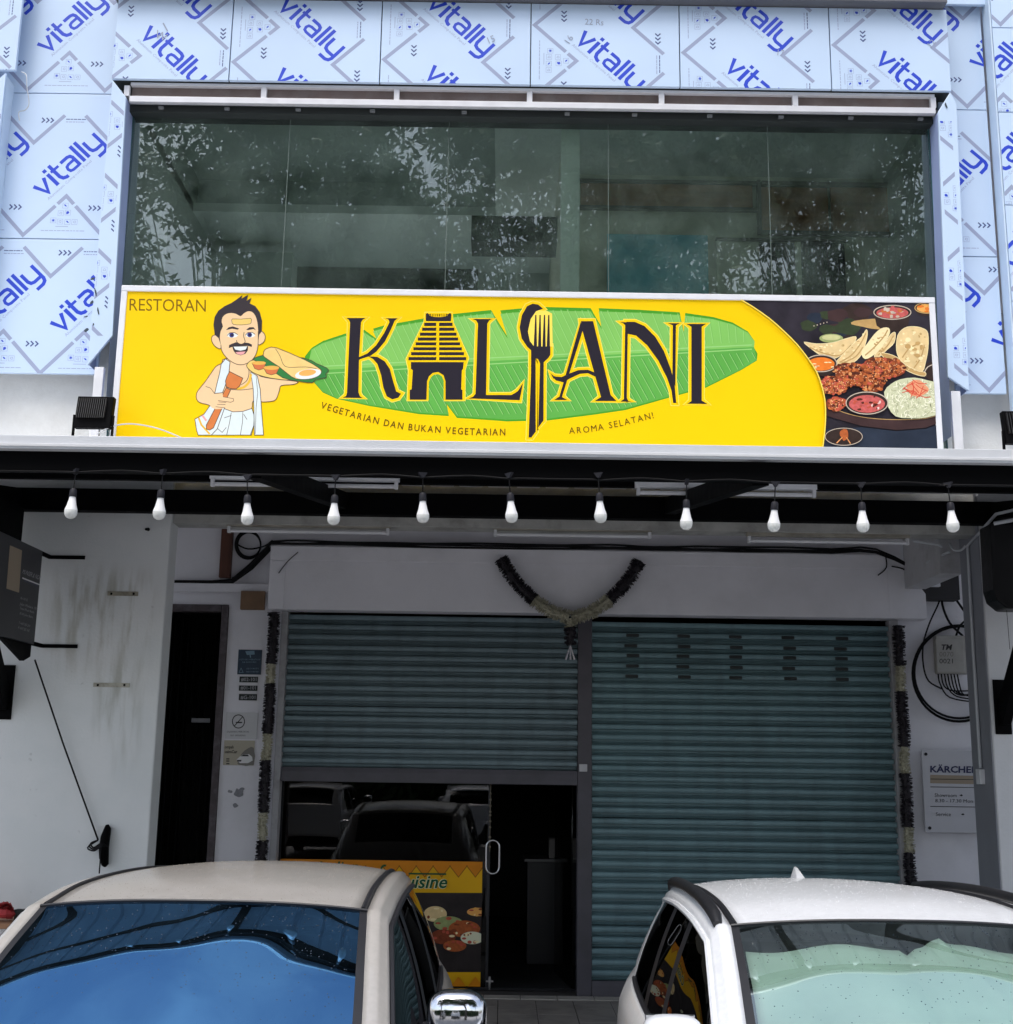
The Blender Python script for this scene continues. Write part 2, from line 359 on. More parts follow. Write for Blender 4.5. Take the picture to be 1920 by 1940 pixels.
# folding grille bars seen faintly in the stairwell doorway
gm = mat('dark_grille_steel', (0.006, 0.006, 0.007), 0.6, spec=0.1)
for i in range(9): MB().tube([(-3.0 + i * 0.062, YS + 0.5, 0.3), (-3.0 + i * 0.062, YS + 0.5, 3.4)], 0.008, 6).build('grille_bar', gm, B)
bx('letter_slot', mat('dull_white_plate', (0.4, 0.4, 0.42), 0.6), B, *[fp(363, 1366, 11.15)[0], fp(398, 1366, 11.15)[0]], 11.14, 11.16, fp(380, 1369, 11.15)[1], fp(380, 1361, 11.15)[1])
# ceiling of the walkway, front beam, cross beam
bx('walkway_ceiling', M_soffit, B, -5, 5, 9.45, YS, 4.30, 4.40)
bx('front_beam', M_beamp, B, -2.56, 3.61, 9.25, 9.449, 3.905, 4.298)
bx('cross_beam', M_soffit, B, 3.44, 3.62, 9.62, YS - 0.21, 3.66, 4.298)
bx('service_duct', M_dark, B, 3.50, 3.93, YS - 0.16, YS - 0.003, 3.58, 3.80)  # solid dark box stands in for the darkness of the duct opening
# piers
MB().box(-4.8, -2.555, 9.2, 9.42, 0, 4.46).build('pier', M_pier, B, bevel=0.012)
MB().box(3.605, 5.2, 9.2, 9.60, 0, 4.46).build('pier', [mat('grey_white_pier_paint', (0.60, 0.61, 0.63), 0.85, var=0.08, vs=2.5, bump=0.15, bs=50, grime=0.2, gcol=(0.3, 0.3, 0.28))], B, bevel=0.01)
MB().box(3.596, 3.604, 9.205, 9.598, 0.28, 4.29).build('pier_side', mat('grey_pier_side', (0.24, 0.25, 0.28), 0.8, var=0.08), B)  # thin side face coloured darker grey than the pier front
bx('spandrel_wall', mat('spandrel_plaster', (0.70, 0.71, 0.70), 0.85, var=0.07, vs=3, bump=0.2, bs=50, grime=0.35, gcol=(0.40, 0.39, 0.36), gs=2.2), B, -5.5, 5.5, 9.25, 9.45, 4.47, 5.7)
# upper floor shell
ZT = 9.3
bx('upper_wall', M_wall, B, -6.5, -3.25, 9.25, 9.45, 5.702, ZT); bx('upper_wall', M_wall, B, 3.56, 7, 9.25, 9.45, 5.702, ZT); bx('upper_wall', M_wall, B, -3.249, 3.559, 9.25, 9.45, 7.46, ZT)
iw = mat('interior_wall_beige', (0.74, 0.73, 0.60), 0.85, var=0.08); ic = mat('interior_ceiling', (0.78, 0.80, 0.77), 0.9, var=0.05); iw2 = mat('interior_wall_grey', (0.46, 0.50, 0.47), 0.85, var=0.08)
bx('roof_slab', M_soffit, B, -6.5, 7, 9.46, 16, 8.75, 8.9)
bx('interior_floor', mat('pale_bounce_floor', (0.75, 0.73, 0.70), 0.5), B, -3.6, 3.9, 9.46, 15, 4.48, 4.56)  # unseen floor, coloured pale to bounce daylight onto the ceiling
bx('interior_side_wall', iw2, B, -3.6, -3.5, 9.46, 15, 4.56, 8.74); bx('interior_side_wall', iw2, B, 3.8, 3.9, 9.46, 15, 4.56, 8.74)
bx('interior_back_wall', iw2, B, -3.5, 3.8, 14.2, 14.3, 7.25, 8.74)  # wall stops high up; unseen open rear added to let daylight in
zc = fp(640, 404, 12.6)[1]; xa = fp(345, 400, 12.6)[0]; xb = fp(940, 405, 12.6)[0]
MB().box(-3.5, xa, 9.46, 14.2, zc, zc + 0.1).box(xb, 3.8, 9.46, 14.2, zc, zc + 0.1).box(xa, xb, 12.6, 14.2, zc, zc + 0.1).box(xa, xb, 9.46, 9.7, zc, zc + 0.1).build('dropped_ceiling', ic, B)
MB().box(xa - 0.1, xb + 0.1, 9.6, 13, zc + 0.45, zc + 0.5).box(xa - 0.1, xb + 0.1, 12.75, 12.8, zc + 0.1, zc + 0.45).build('ceiling_tray', iw2, B)
def ipanel(name, m, a, b, c, d, Y, t=0.04):
    x0 = fp((a + c) / 2 - (c - a) / 2, (b + d) / 2, Y)[0]; x1 = fp(c, (b + d) / 2, Y)[0]; z1 = fp((a + c) / 2, b, Y)[1]; z0 = fp((a + c) / 2, d, Y)[1]
    return bx(name, m, B, x0, x1, Y - t, Y, z0, z1)
# right-hand partition seen through the glass, cut short below to pass rear daylight
bx('interior_partition', iw, B, 0.56, 3.8, 11.6, 11.7, 6.25, zc)
MB().box(0.48, 0.56, 11.0, 14.2, 6.25, zc).build('interior_partition', iw, B)
ipanel('interior_column', mat('interior_column_white', (0.88, 0.90, 0.86), 0.8), 1062, 222, 1097, 620, 9.34, 0.1)
wood = mat('brown_plywood', (0.36, 0.18, 0.095), 0.7, var=0.3, vs=3, stretch=(0.6, 1, 5))
for (a, b, c, d) in ((1100, 352, 1425, 394), (1442, 358, 1568, 440), (1574, 358, 1728, 442)): ipanel('transom_board', wood, a, b, c, d, 11.55)
tr = mat('interior_trim', (0.12, 0.11, 0.09), 0.7)
for (a, b, c, d) in ((1098, 345, 1434, 351), (1098, 395, 1434, 401), (1434, 345, 1441, 446), (1441, 349, 1736, 357), (1441, 442, 1736, 449), (1729, 358, 1736, 441)): ipanel('transom_frame', tr, a, b, c, d, 11.54, 0.06)
ipanel('blue_board', mat('teal_blue_board', (0.14, 0.50, 0.64), 0.4, var=0.1), 1150, 447, 1342, 640, 11.5)
ipanel('inner_door_frame', tr, 1356, 455, 1606, 459, 11.54, 0.05)
for (a, c) in ((1440, 1508), (1518, 1602)): ipanel('inner_window', mat('dark_window', (0.012, 0.012, 0.02), 0.1, var=0), a, 462, c, 640, 11.53)
ipanel('inner_window_frame', iw, 1508, 462, 1518, 640, 11.52, 0.06); ipanel('inner_window_frame', iw, 1358, 460, 1364, 640, 11.52, 0.06)
ipanel('interior_cabinet', M_dark, 895, 440, 1060, 487, 12.2, 0.4); ipanel('interior_column', ic, 253, 432, 311, 640, 10.6, 0.3)
ipanel('interior_cabinet', iw2, 330, 496, 560, 640, 13.6, 0.3); ipanel('inner_doorway', M_dark, 562, 498, 905, 640, 14.15, 0.05)

# ------------------------------------------------------------------ film print on the cladding
FK = 0.00119
LOGO = [([(0, 1.0), (0.40, 0.06), (0.82, 1.0)], 0.22), ([(1.14, 0), (1.14, 1.0)], 0.22), ([(1.14, 1.16), (1.14, 1.38)], 0.22),
        ([(1.56, 1.38), (1.56, 0.34), (1.66, 0.12), (1.86, 0.02), (2.0, 0.02)], 0.21), ([(1.36, 0.93), (1.98, 0.93)], 0.16),
        ([(2.18, 0.97), (2.72, 0.97), (2.90, 0.90), (2.97, 0.74), (2.97, 0)], 0.20), ([(2.90, 0.56), (2.48, 0.56), (2.30, 0.50), (2.24, 0.33), (2.30, 0.14), (2.48, 0.08), (2.90, 0.08)], 0.17),
        ([(3.34, 0), (3.34, 1.40)], 0.21), ([(3.70, 0), (3.70, 1.40)], 0.21),
        ([(4.06, 1.0), (4.06, 0.36), (4.14, 0.16), (4.34, 0.08), (4.86, 0.08)], 0.20), ([(4.90, 1.02), (4.90, -0.10), (4.82, -0.30), (4.62, -0.40), (4.12, -0.40)], 0.20)]
def film(panel, mapf, rect, off, n=(0, -1, 0), seed=0):
    """one printed film sheet; rect = clip in film units (hx0, hx1, hy0, hy1); off shifts the repeat along hy"""
    rnd = random.Random(seed); P = Print(mapf, n, 0.0004, rect); PER = 530.0
    k0 = int(math.floor((rect[2] - off) / PER)) - 1; k1 = int(math.ceil((rect[3] - off) / PER)) + 1
    a = radians(43); U = 110.0
    for k in range(k0, k1 + 1):
        y = off + k * PER
        for pl in ([(252, 151 + y), (310, 205 + y), (252, 259 + y)], [(238, 272 + y), (25, 470 + y), (238, 668 + y)], [(900, 285 + y), (695, 480 + y), (900, 675 + y)]):
            P.part('grey_band_print'); P.stroke(pl, 25, M_filmgrey, k=1); P.part(None)
        for (ax, ay) in ((225, 400), (862, 30)):
            for q in (-30, 0, 30): P.stroke([(ax - 18, ay + y + q - 9), (ax, ay + y + q + 9), (ax + 18, ay + y + q - 9)], 9, M_filmnavy, k=1)
        L0 = (525 - 2.45 * U * cos(a) - 0.4 * U * sin(a), 210 + y - 2.45 * U * sin(a) + 0.4 * U * cos(a))
        def lg(p): return (L0[0] + (p[0] * cos(a) + p[1] * sin(a)) * U, L0[1] + (p[0] * sin(a) - p[1] * cos(a)) * U)
        P.part('blue_logo_print')
        for j, (pts, w) in enumerate(LOGO): P.stroke([lg(p) for p in pts], w * 1.08 * U, M_filmblue, k=1 + (j % 3) * 0.5)
        P.part(None)
        put_text(P, 'Aluminium Composite Panel', *lg((0.05, -0.34)), 30, M_filmpale, ang=a, width=3.55 * U, res=1, k=1)
        for (ix, iy, s) in ((133, 132, 1), (125, 178, 0), (123, 228, 2), (123, 275, 0), (185, 178, 0), (190, 225, 3), (240, 205, 2)):
            P.stroke([(ix - 18, iy + y - 18), (ix + 18, iy + y - 18), (ix + 18, iy + y + 18), (ix - 18, iy + y + 18)], 2.2, M_filmpale, True, k=1)
            if s == 1:
                for t in range(3): P.stroke([(ix - 11 * cos(t * 1.05), iy + y - 11 * sin(t * 1.05)), (ix + 11 * cos(t * 1.05), iy + y + 11 * sin(t * 1.05))], 4, M_filmblue, k=1 + t * 0.3)
            elif s == 2: P.poly([(ix - 7, iy + y + 11), (ix - 4, iy + y - 3), (ix + 9, iy + y - 11), (ix + 7, iy + y + 1)], M_filmblue, k=1)
            elif s == 3: P.poly([(ix - 12, iy + y - 10), (ix + 8, iy + y - 10), (ix + 11, iy + y + 3), (ix + 2, iy + y + 10), (ix - 8, iy + y + 4)], M_filmblue, k=1)
            else: P.stroke([(ix - 8, iy + y + 6), (ix - 3, iy + y - 7), (ix + 7, iy + y - 5), (ix + 8, iy + y + 7)], 3, M_filmpale, True, k=1)
        yy = 55 + y
        while yy < 345 + y:
            l = rnd.uniform(10, 34); P.stroke([(60, yy), (60, yy + l)], 5, M_filmpale, k=1); yy += l + 5
        for xx in (852, 872):
            yy = 155 + y
            while yy < 270 + y:
                l = rnd.uniform(10, 30); P.stroke([(xx, yy), (xx, yy + l)], 6, M_filmnavy if xx > 860 else M_filmpale, k=1); yy += l + 4
        P.stroke([(90, 150 + y), (90, 235 + y)], 4, M_filmpale, k=1)
    for o in P.build({M_filmblue: 'icon_print', M_filmnavy: 'arrow_print', M_filmpale: 'small_print'}, panel):
        if not o.name.startswith('grey_band') : o['kind'] = 'stuff'
def panel(x0, x1, z0, z1, Y, off, mode, seed, hx0=None, t=0.03, gap=0.004):
    p = bx('cladding_panel', M_film, B, x0 + gap, x1 - gap, Y, Y + t, z0 + gap, z1 - gap, bevel=0.003)
    w, h = (x1 - x0) / FK, (z1 - z0) / FK; g = gap / FK
    if mode == 'down':
        h0 = 0 if hx0 is None else hx0
        film(p, lambda a, b: (x0 + (a - h0) * FK, Y, z1 - b * FK), (h0 + g, h0 + w - g, g, h - g), off, seed=seed)
    elif mode == 'right':
        h0 = 0 if hx0 is None else hx0
        film(p, lambda a, b: (x0 + b * FK, Y, z0 + (a - h0) * FK), (h0 + g, h0 + h - g, g, w - g), off, seed=seed)
    else:
        h0 = 0 if hx0 is None else hx0
        film(p, lambda a, b: (x1 - (a - h0) * FK, Y, z0 + b * FK), (h0 + g, h0 + w - g, g, h - g), off, seed=seed)
    return p
# header band over the window
seam = [-3.215] + [fp(x, 80, 8.95)[0] for x in (438, 722, 1006, 1288, 1573)] + [3.515]
ZH0, ZH1 = 7.457, 8.19
zoff = (ZH1 - fp(960, 0, 8.95)[1]) / FK
for i in range(6):
    panel(seam[i], seam[i + 1], ZH0, ZH1, 8.95, [265, 35, 0, 255, -84, -158][i] + zoff - 10, 'down', i, hx0=[130, 0, 0, 0, 0, 130][i] if i in (0,) else 0)
MB().box(-3.215, 3.515, 8.982, 9.24, ZH0 + 0.003, ZH0 + 0.02).build('header_soffit', M_darkgap, B)  # soffit coloured near-black for the dark gap under the header
# ledge and parapet above the header
bx('ledge', mat('slate_flashing', (0.10, 0.105, 0.12), 0.5, var=0.1), B, -3.25, 3.49, 8.86, 9.24, 8.192, 8.30)
for i in range(-3, 3): bx('cladding_panel', M_film, B, i * 1.2 + 0.3, i * 1.2 + 1.495, 9.05, 9.08, 8.304, 9.35)
# side columns of cladding
XL0, XL1 = -4.55, -3.18; zs = [fp(130, y, 9.12)[1] for y in (709, 453, 177)] + [9.3]
for i in range(3): panel(XL0, XL1, zs[i], zs[i + 1], 9.12, [330 + 504, 130 + 504, 60 + 504][i] - 530, 'right', 20 + i, hx0=[20, 0, 0][i])
XR0, XR1 = 3.46, 3.86; zr = [fp(1850, y, 9.12)[1] for y in (746, 486, 208)] + [9.3]
for i in range(3): panel(XR0, XR1, zr[i], zr[i + 1], 9.12, [-250, -140, -270][i], 'right', 30 + i, hx0=[0, 0, 0][i])
# neighbours' cladding
panel(-5.1, -3.985, 7.52, 9.0, 8.95, 20, 'down', 40, hx0=0)
nj = MB().prism([(-4.25, 8.95, 5.1), (-4.06, 8.95, 5.1), (-4.06, 8.95, 7.50), (-4.25, 8.95, 7.30)], (0, 0.025, 0)).build('cladding_panel', M_film, B, bevel=0.003)
film(nj, lambda a, b: (-4.25 + (a - 60) * FK, 8.95, 7.3 - b * FK), (64, 215, 0, 1840), 40, seed=52)
MB().box(-4.063, -4.058, 8.976, 9.118, 5.1, 7.48).build('cladding_return', mat('film_return', sr(196, 214, 232), 0.4), B)
for (z0_, z1_, of_, h_, sd_) in ((4.5, 5.7, 60, 0, 41), (5.7, 6.5, -150, 180, 42), (6.5, 7.3, -150, 180, 43), (7.3, 8.05, -160, 180, 44), (8.05, 9.2, 120, 0, 45)): panel(3.885, 5.1, z0_, z1_, 8.98, of_, 'right', sd_, hx0=h_)
MB().box(3.872, 3.884, 8.985, 9.119, 4.5, 9.2).build('cladding_return', mat('film_return', sr(196, 214, 232), 0.4), B)
# projecting frame of the window: jambs with mitred heads
def jamb(pts, Y, t, n): return MB().prism([(x, Y, z) for x, z in pts], (0, t, 0)).build('cladding_panel', M_film, B, bevel=0.003)
jl = jamb([(-3.205, 5.06), (-3.035, 5.30), (-3.085, 7.30), (-3.205, 7.45)], 8.95, 0.025, 0)
film(jl, lambda a, b: (-3.205 + (a - 130) * FK, 8.95, 7.45 - b * FK), (136, 226, 140, 1810), 120, seed=50)
jr = jamb([(3.345, 5.07), (3.50, 4.96), (3.545, 7.35), (3.50, 7.45), (3.395, 7.28)], 8.95, 0.025, 0)
film(jr, lambda a, b: (3.50 - (a - 120) * FK, 8.95, 4.96 + b * FK), (124, 206, 100, 1880), 60, seed=51)
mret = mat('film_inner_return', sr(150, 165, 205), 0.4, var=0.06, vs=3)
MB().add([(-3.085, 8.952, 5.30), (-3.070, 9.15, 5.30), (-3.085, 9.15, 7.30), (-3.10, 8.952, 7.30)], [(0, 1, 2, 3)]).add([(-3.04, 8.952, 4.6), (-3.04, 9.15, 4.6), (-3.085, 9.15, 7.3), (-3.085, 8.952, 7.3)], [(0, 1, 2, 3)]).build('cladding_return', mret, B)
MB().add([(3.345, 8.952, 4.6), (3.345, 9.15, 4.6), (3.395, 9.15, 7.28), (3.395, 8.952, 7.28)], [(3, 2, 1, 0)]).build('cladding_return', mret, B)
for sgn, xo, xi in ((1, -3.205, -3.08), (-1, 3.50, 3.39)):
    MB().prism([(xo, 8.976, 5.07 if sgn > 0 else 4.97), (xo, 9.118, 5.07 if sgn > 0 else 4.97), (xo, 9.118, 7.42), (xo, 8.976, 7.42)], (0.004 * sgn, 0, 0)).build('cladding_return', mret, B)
# pencil marks on the film and dark peeled spots of film at the left jamb
PM = Print(lambda a, b: (fp(a, b, 8.9485)[0], 8.9485, fp(a, b, 8.9485)[1]), step=0.0003); M_pencil = mat('pencil_grey', sr(150, 160, 182), 0.6, var=0)
for t, x_, y_, s_, a_ in (('22 Rs', 1108, 46, 16, 0.05), ('16', 1078, 86, 18, -1.0), ('17', 1470, 104, 16, 0.1), ('12', 1764, 92, 16, -0.9), ('W', 292, 70, 22, 0.4), ('1', 312, 62, 26, -0.5), ('15', 924, 84, 18, -0.4)): put_text(PM, t, x_, y_, s_, M_pencil, ang=a_)
for o in PM.build('pencil_mark', B): o['kind'] = 'stuff'
TF = Print(lambda a, b: (fp(a, b, 8.9485)[0], 8.9485, fp(a, b, 8.9485)[1]), step=0.0003); rnd = random.Random(8); M_torn = mat('torn_film_dark', (0.03, 0.05, 0.07), 0.6, var=0)
for (cx, cy_, rx, ry, an) in ((176, 528, 7, 2.5, -0.3), (181, 552, 1.6, 9, -0.2), (174, 573, 3, 6, 0.5), (186, 590, 1.6, 9, -0.15), (164, 625, 6, 3, -0.6), (177, 615, 1.5, 3, 0.2), (163, 600, 4, 1.5, -0.4), (1793, 200, 2, 7, -0.4)):
    TF.part('torn_film'); TF.poly([(cx + rx * rnd.uniform(0.6, 1.2) * cos(t) * cos(an) - ry * rnd.uniform(0.6, 1.2) * sin(t) * sin(an), cy_ + rx * rnd.uniform(0.6, 1.2) * cos(t) * sin(an) + ry * rnd.uniform(0.6, 1.2) * sin(t) * cos(an)) for t in [2 * pi * i / 9 for i in range(9)]], M_torn); TF.part(None)
TF.build('torn_film', jl)
# aluminium ladder frame between header and glass
LF = mat('bare_aluminium', (0.70, 0.70, 0.73), 0.35, metal=0.25, var=0.06, vs=9)
fr = MB().box(-3.07, 3.39, 8.99, 9.03, 7.285, 7.335).box(-3.07, 3.39, 8.991, 9.03, 7.43, 7.455).build('window_frame', LF, B, bevel=0.002)
for px in (240, 500, 752, 1004, 1254, 1507, 1768):
    x = fp(px, 170, 8.99)[0]; bx('frame_post', LF, fr, x - 0.022, x + 0.022, 8.993, 9.03, 7.336, 7.429, bevel=0.002)
bx('frame_board', M_brown, fr, -3.07, 3.39, 9.032, 9.05, 7.30, 7.455)
bx('frame_gap', M_darkgap, fr, -3.085, 3.39, 9.06, 9.24, 7.235, 7.30)  # darkness of the gap above the panes put in as a solid strip
for px in (305, 430, 565, 706, 880, 1075, 1203, 1345, 1480, 1612, 1744):
    x = fp(px, 205, 9.04)[0]; z = 7.263; bx('frame_clip', mat('grey_clip', (0.16, 0.17, 0.18), 0.5), fr, x - 0.02, x + 0.02, 9.035, 9.059, z - 0.008, z + 0.012, bevel=0.001)
# glass
G_up = glass('green_tinted_glass', (0.90, 0.985, 0.94), refl=0.035, ior=1.5, dirt_haze=0.095, dcol=(0.46, 0.60, 0.54), wav=0.004)  # film is dust plus a pale haze added to lighten dark panes
gx = [-3.075] + [fp(x, 400, 9.15)[0] for x in (541, 847, 1153, 1459)] + [3.375]
for i in range(5):
    MB().box(gx[i] + 0.003, gx[i + 1] - 0.003, 9.15, 9.151, 4.5, 7.262).build('window_pane', G_up, fr)
    if i: MB().box(gx[i] - 0.0022, gx[i] + 0.0022, 9.149, 9.155, 4.5, 7.262).build('pane_joint', mat('silicone', (0.13, 0.17, 0.15), 0.4), fr)
bx('window_side_seal', mat('teal_edge', (0.03, 0.09, 0.10), 0.3), fr, -3.085, -3.074, 9.145, 9.20, 4.5, 7.262); bx('window_side_seal', mat('teal_edge', (0.03, 0.09, 0.10), 0.3), fr, 3.376, 3.388, 9.145, 9.20, 4.5, 7.262)

# ------------------------------------------------------------------ signboard
YSG = 8.75
SG = empty('restaurant_signboard', (0.13, YSG, 4.3), 'long yellow KALYANI restaurant signboard with banana leaf and food picture above the awning', 'signboard')
SX0, SX1, SZ0, SZ1 = -2.925, 3.203, 4.25, 5.625
M_yel = mat('sign_yellow_vinyl', (0.86, 0.555, 0.0), 0.4, var=0.035, vs=1.2, spec=0.18)
bx('sign_face', M_yel, SG, SX0 + 0.03, SX1 - 0.03, YSG, YSG + 0.1, SZ0, SZ1 - 0.02, bevel=0)
bx('sign_frame', M_alu, SG, SX0, SX1, YSG - 0.012, YSG + 0.12, SZ1 - 0.045, SZ1)
bx('sign_frame', M_alu, SG, SX0, SX0 + 0.045, YSG - 0.010, YSG + 0.12, SZ0, SZ1 - 0.046); bx('sign_frame', M_alu, SG, SX1 - 0.045, SX1, YSG - 0.010, YSG + 0.12, SZ0, SZ1 - 0.046)
def mp(x, y): a, b = fp(x, y, YSG); return (a, YSG, b)
S = Print(mp, step=0.00002, wclip=(SX0 + 0.046, SX1 - 0.046, SZ0, SZ1 - 0.046)); S.k = 3
sgm = lambda n, c, v=0.0, vs=20, r=0.4: mat('print_' + n, c, r, var=v, vs=vs, spec=0.2)
I_blk = sgm('charcoal', sr(38, 34, 44)); I_skin = sgm('skin', sr(232, 196, 152)); I_hair = sgm('hair', sr(56, 50, 54)); I_line = sgm('outline', sr(74, 62, 52)); I_wht = sgm('white', sr(222, 228, 226))
I_cloth = sgm('cloth', sr(212, 222, 222), 0.05); I_spat = sgm('spatula', sr(205, 120, 66), 0.08); I_tray = sgm('tray', sr(228, 196, 112)); I_lf = sgm('darkleaf', sr(50, 120, 62), 0.08); I_dosa = sgm('dosa', sr(232, 196, 124), 0.08)
I_cup = sgm('cup', sr(204, 112, 68)); I_cupt = sgm('curry', sr(222, 170, 80)); I_or = sgm('orange', sr(232, 170, 90)); I_pink = sgm('pink', sr(226, 160, 160)); I_iris = sgm('iris', sr(60, 56, 120)); I_gold = sgm('gold', sr(226, 180, 60))
I_out = M_yel; I_cream = sgm('outline_cream', (0.93, 0.70, 0.10)); I_brn = sgm('brown_text', sr(120, 88, 8)); I_dk = sgm('dark_text', sr(92, 70, 12))
LG1 = sgm('leaf_light', sr(126, 188, 92), 0.10, 3); LG2 = sgm('leaf_mid', sr(92, 166, 72), 0.12, 3); LG3 = sgm('leaf_edge', sr(70, 150, 40), 0.1, 4); LV = sgm('leaf_vein', sr(146, 200, 116)); LV2 = sgm('leaf_vein_soft', sr(150, 204, 116)); LV3 = sgm('leaf_vein_shade', sr(112, 176, 84)); LVd = sgm('leaf_vein_dark', sr(70, 138, 62))
put_text(S, 'RESTORAN', 243, 588, 33, I_brn, ang=radians(0.9), width=147, res=3)
ZA = lambda x, y: (360 + x / 6.373, 540 + y / 6.373)
ZB = lambda x, y: (560 + x / 4.249, 560 + y / 4.249)
ZC = lambda x, y: (960 + x / 3.824, 560 + y / 3.824)
ZD = lambda x, y: (1380 + x / 4.552, 555 + y / 4.552)
Q = lambda Z, pts: [Z(*p) for p in pts]
def shape(Z, pts, m, sm=3, line=None, lw=1.3):
    p = Q(Z, pts); p = smooth_loop(p, sm) if sm else p
    S.poly(p, m)
    if line: S.stroke(p, lw, line, True)
# the banana leaf
up = [ZB(75, 490), ZB(130, 420), ZB(220, 365), ZB(400, 305), ZB(555, 275), ZB(660, 352), ZB(625, 265), ZB(710, 240), ZB(1020, 185), ZB(1290, 145), ZB(1575, 115), ZB(1710, 335), ZB(1650, 118), ZB(1820, 102), ZC(285, 82), ZC(610, 90), ZC(690, 230), ZC(668, 90), ZC(960, 102), ZC(1255, 120), ZC(1285, 265), ZC(1295, 125), ZC(1500, 155), ZC(1640, 195), ZC(1750, 260), ZC(1798, 330), ZC(1790, 370)]
dn = [ZC(1820, 420), ZC(1815, 470), ZC(1700, 540), ZC(1450, 665), ZC(1250, 720), ZC(1160, 745), ZC(860, 830), ZC(620, 865), ZC(300, 905), ZC(0, 912), ZB(1600, 1005), ZB(1300, 985), ZB(1215, 870), ZB(1235, 970), ZB(1000, 955), ZB(600, 890), ZB(330, 830), ZB(220, 780), ZB(150, 700), ZB(90, 590)]
S.part('banana_leaf'); S.poly(up + dn, LG3)
ribL, ribR = ZB(90, 605), ZC(1795, 372)
def ins(p, cy, f=0.93): return (p[0], cy(p[0]) + (p[1] - cy(p[0])) * f)
cy = lambda x: ribL[1] + (ribR[1] - ribL[1]) * (x - ribL[0]) / (ribR[0] - ribL[0])
S.part('leaf_blade'); S.poly([ribL] + [ins(p, cy) for p in up[1:-1]] + [ribR], LG1)
S.part('leaf_blade'); S.poly([ribR] + [ins(p, cy, 0.97) for p in dn[1:-1]] + [ribL], LG2)
S.part('leaf_rib')
S.stroke([(ribL[0] + 20, cy(ribL[0] + 20) - 7), (ribR[0] - 4, cy(ribR[0]) - 4)], 2.2, LV); S.stroke([(ribL[0] + 12, cy(ribL[0] + 12) + 7), (ribR[0] - 4, cy(ribR[0]) + 4)], 2.0, LV); S.part(None)
def inside(p, poly):
    r = False; j = len(poly) - 1
    for i in range(len(poly)):
        a, b = poly[i], poly[j]
        if (a[1] > p[1]) != (b[1] > p[1]) and p[0] < (b[0] - a[0]) * (p[1] - a[1]) / (b[1] - a[1]) + a[0]: r = not r
        j = i
    return r
leafpoly = up + dn; kv = S.k + 1; S.k += 4
x = 610
while x < 1440:
    for sg in (-1, 1):
        q = (x, cy(x) + sg * 10); n = 0; dx, dy = (-0.48, -1) if sg < 0 else (0.55, 1)
        if x > 1250: dx *= (1420 - x) / 200 if sg < 0 else 1
        while inside((q[0] + dx * 6, q[1] + dy * 6), leafpoly) and n < 30: q = (q[0] + dx * 3, q[1] + dy * 3); n += 1
        if n > 3:
            S.stroke([(x, cy(x) + sg * 10), q], 1.0, LV if sg > 0 else LV2, k=kv); S.stroke([(x + 1.6, cy(x) + sg * 10), (q[0] + 1.6, q[1])], 1.2, LVd if sg > 0 else LV3, k=kv + 1)
    x += random.uniform(11, 16)
# the lettering
K1 = [(410, 180), (565, 180), (540, 195), (528, 215), (512, 500), (508, 780), (520, 812), (545, 825), (380, 822), (408, 808), (415, 780), (440, 215), (430, 195)]
K2 = [(725, 182), (825, 182), (800, 200), (770, 270), (720, 370), (650, 452), (604, 485), (510, 515), (512, 495), (580, 465), (650, 400), (715, 300), (757, 215), (752, 195)]
K3 = [(585, 488), (660, 493), (720, 530), (760, 590), (790, 700), (812, 772), (850, 790), (828, 822), (780, 835), (735, 810), (708, 740), (690, 640), (660, 550), (625, 510)]
T0 = [(1050, 150), (1060, 138), (1075, 150), (1230, 150), (1245, 138), (1256, 150), (1253, 206), (1050, 206)]
T1 = [(930, 535), (1355, 535), (1350, 590), (1340, 600), (1335, 755), (1345, 760), (1345, 838), (1208, 838), (1208, 690), (1192, 640), (1150, 615), (1105, 622), (1075, 650), (1060, 690), (1055, 838), (920, 838), (920, 760), (935, 755), (945, 600), (930, 590)]
TB = [[(x0, y0), (x1, y0), (x1, y1), (x0, y1)] for (x0, x1, y0, y1) in ((1037, 1265, 218, 245), (1020, 1280, 258, 283), (1003, 1297, 298, 323), (985, 1310, 337, 362), (968, 1326, 376, 400), (950, 1340, 416, 440), (931, 1357, 455, 480), (910, 1375, 495, 520))]
TO = [(1040, 130), (1265, 130), (1275, 215), (1400, 500), (1370, 600), (1370, 850), (1195, 850), (1195, 690), (1180, 650), (1150, 632), (1115, 636), (1088, 660), (1072, 700), (1070, 850), (895, 850), (905, 600), (885, 510), (1030, 210)]
L1 = [(1425, 188), (1585, 188), (1560, 200), (1545, 225), (1535, 800), (1740, 800), (1790, 770), (1832, 705), (1805, 842), (1390, 828), (1430, 815), (1450, 790), (1470, 225), (1455, 200)]
Y1 = [(265, 95), (230, 65), (190, 58), (150, 75), (112, 140), (95, 230), (110, 310), (150, 370), (182, 400), (200, 368), (170, 330), (155, 260), (175, 170), (215, 112)]
Y2 = [(178, 368), (318, 368), (318, 430), (300, 455), (270, 482), (268, 905), (230, 955), (243, 490), (228, 460), (211, 455), (212, 985), (180, 1028), (160, 1028), (178, 560)]
YT = [[(208 + d, 140), (217 + d, 140), (221 + d, 372), (197 + d, 372)] for d in (0, 31, 63, 94)]
A1 = [(540, 185), (628, 185), (755, 720), (798, 764), (638, 764), (685, 735), (548, 245)]
A2 = [(538, 190), (556, 240), (402, 735), (440, 756), (345, 756), (384, 730)]
A3 = [(318, 560), (345, 585), (400, 590), (440, 570), (520, 540), (590, 537), (645, 560), (645, 588), (590, 562), (530, 567), (460, 600), (410, 628), (360, 615), (335, 592)]
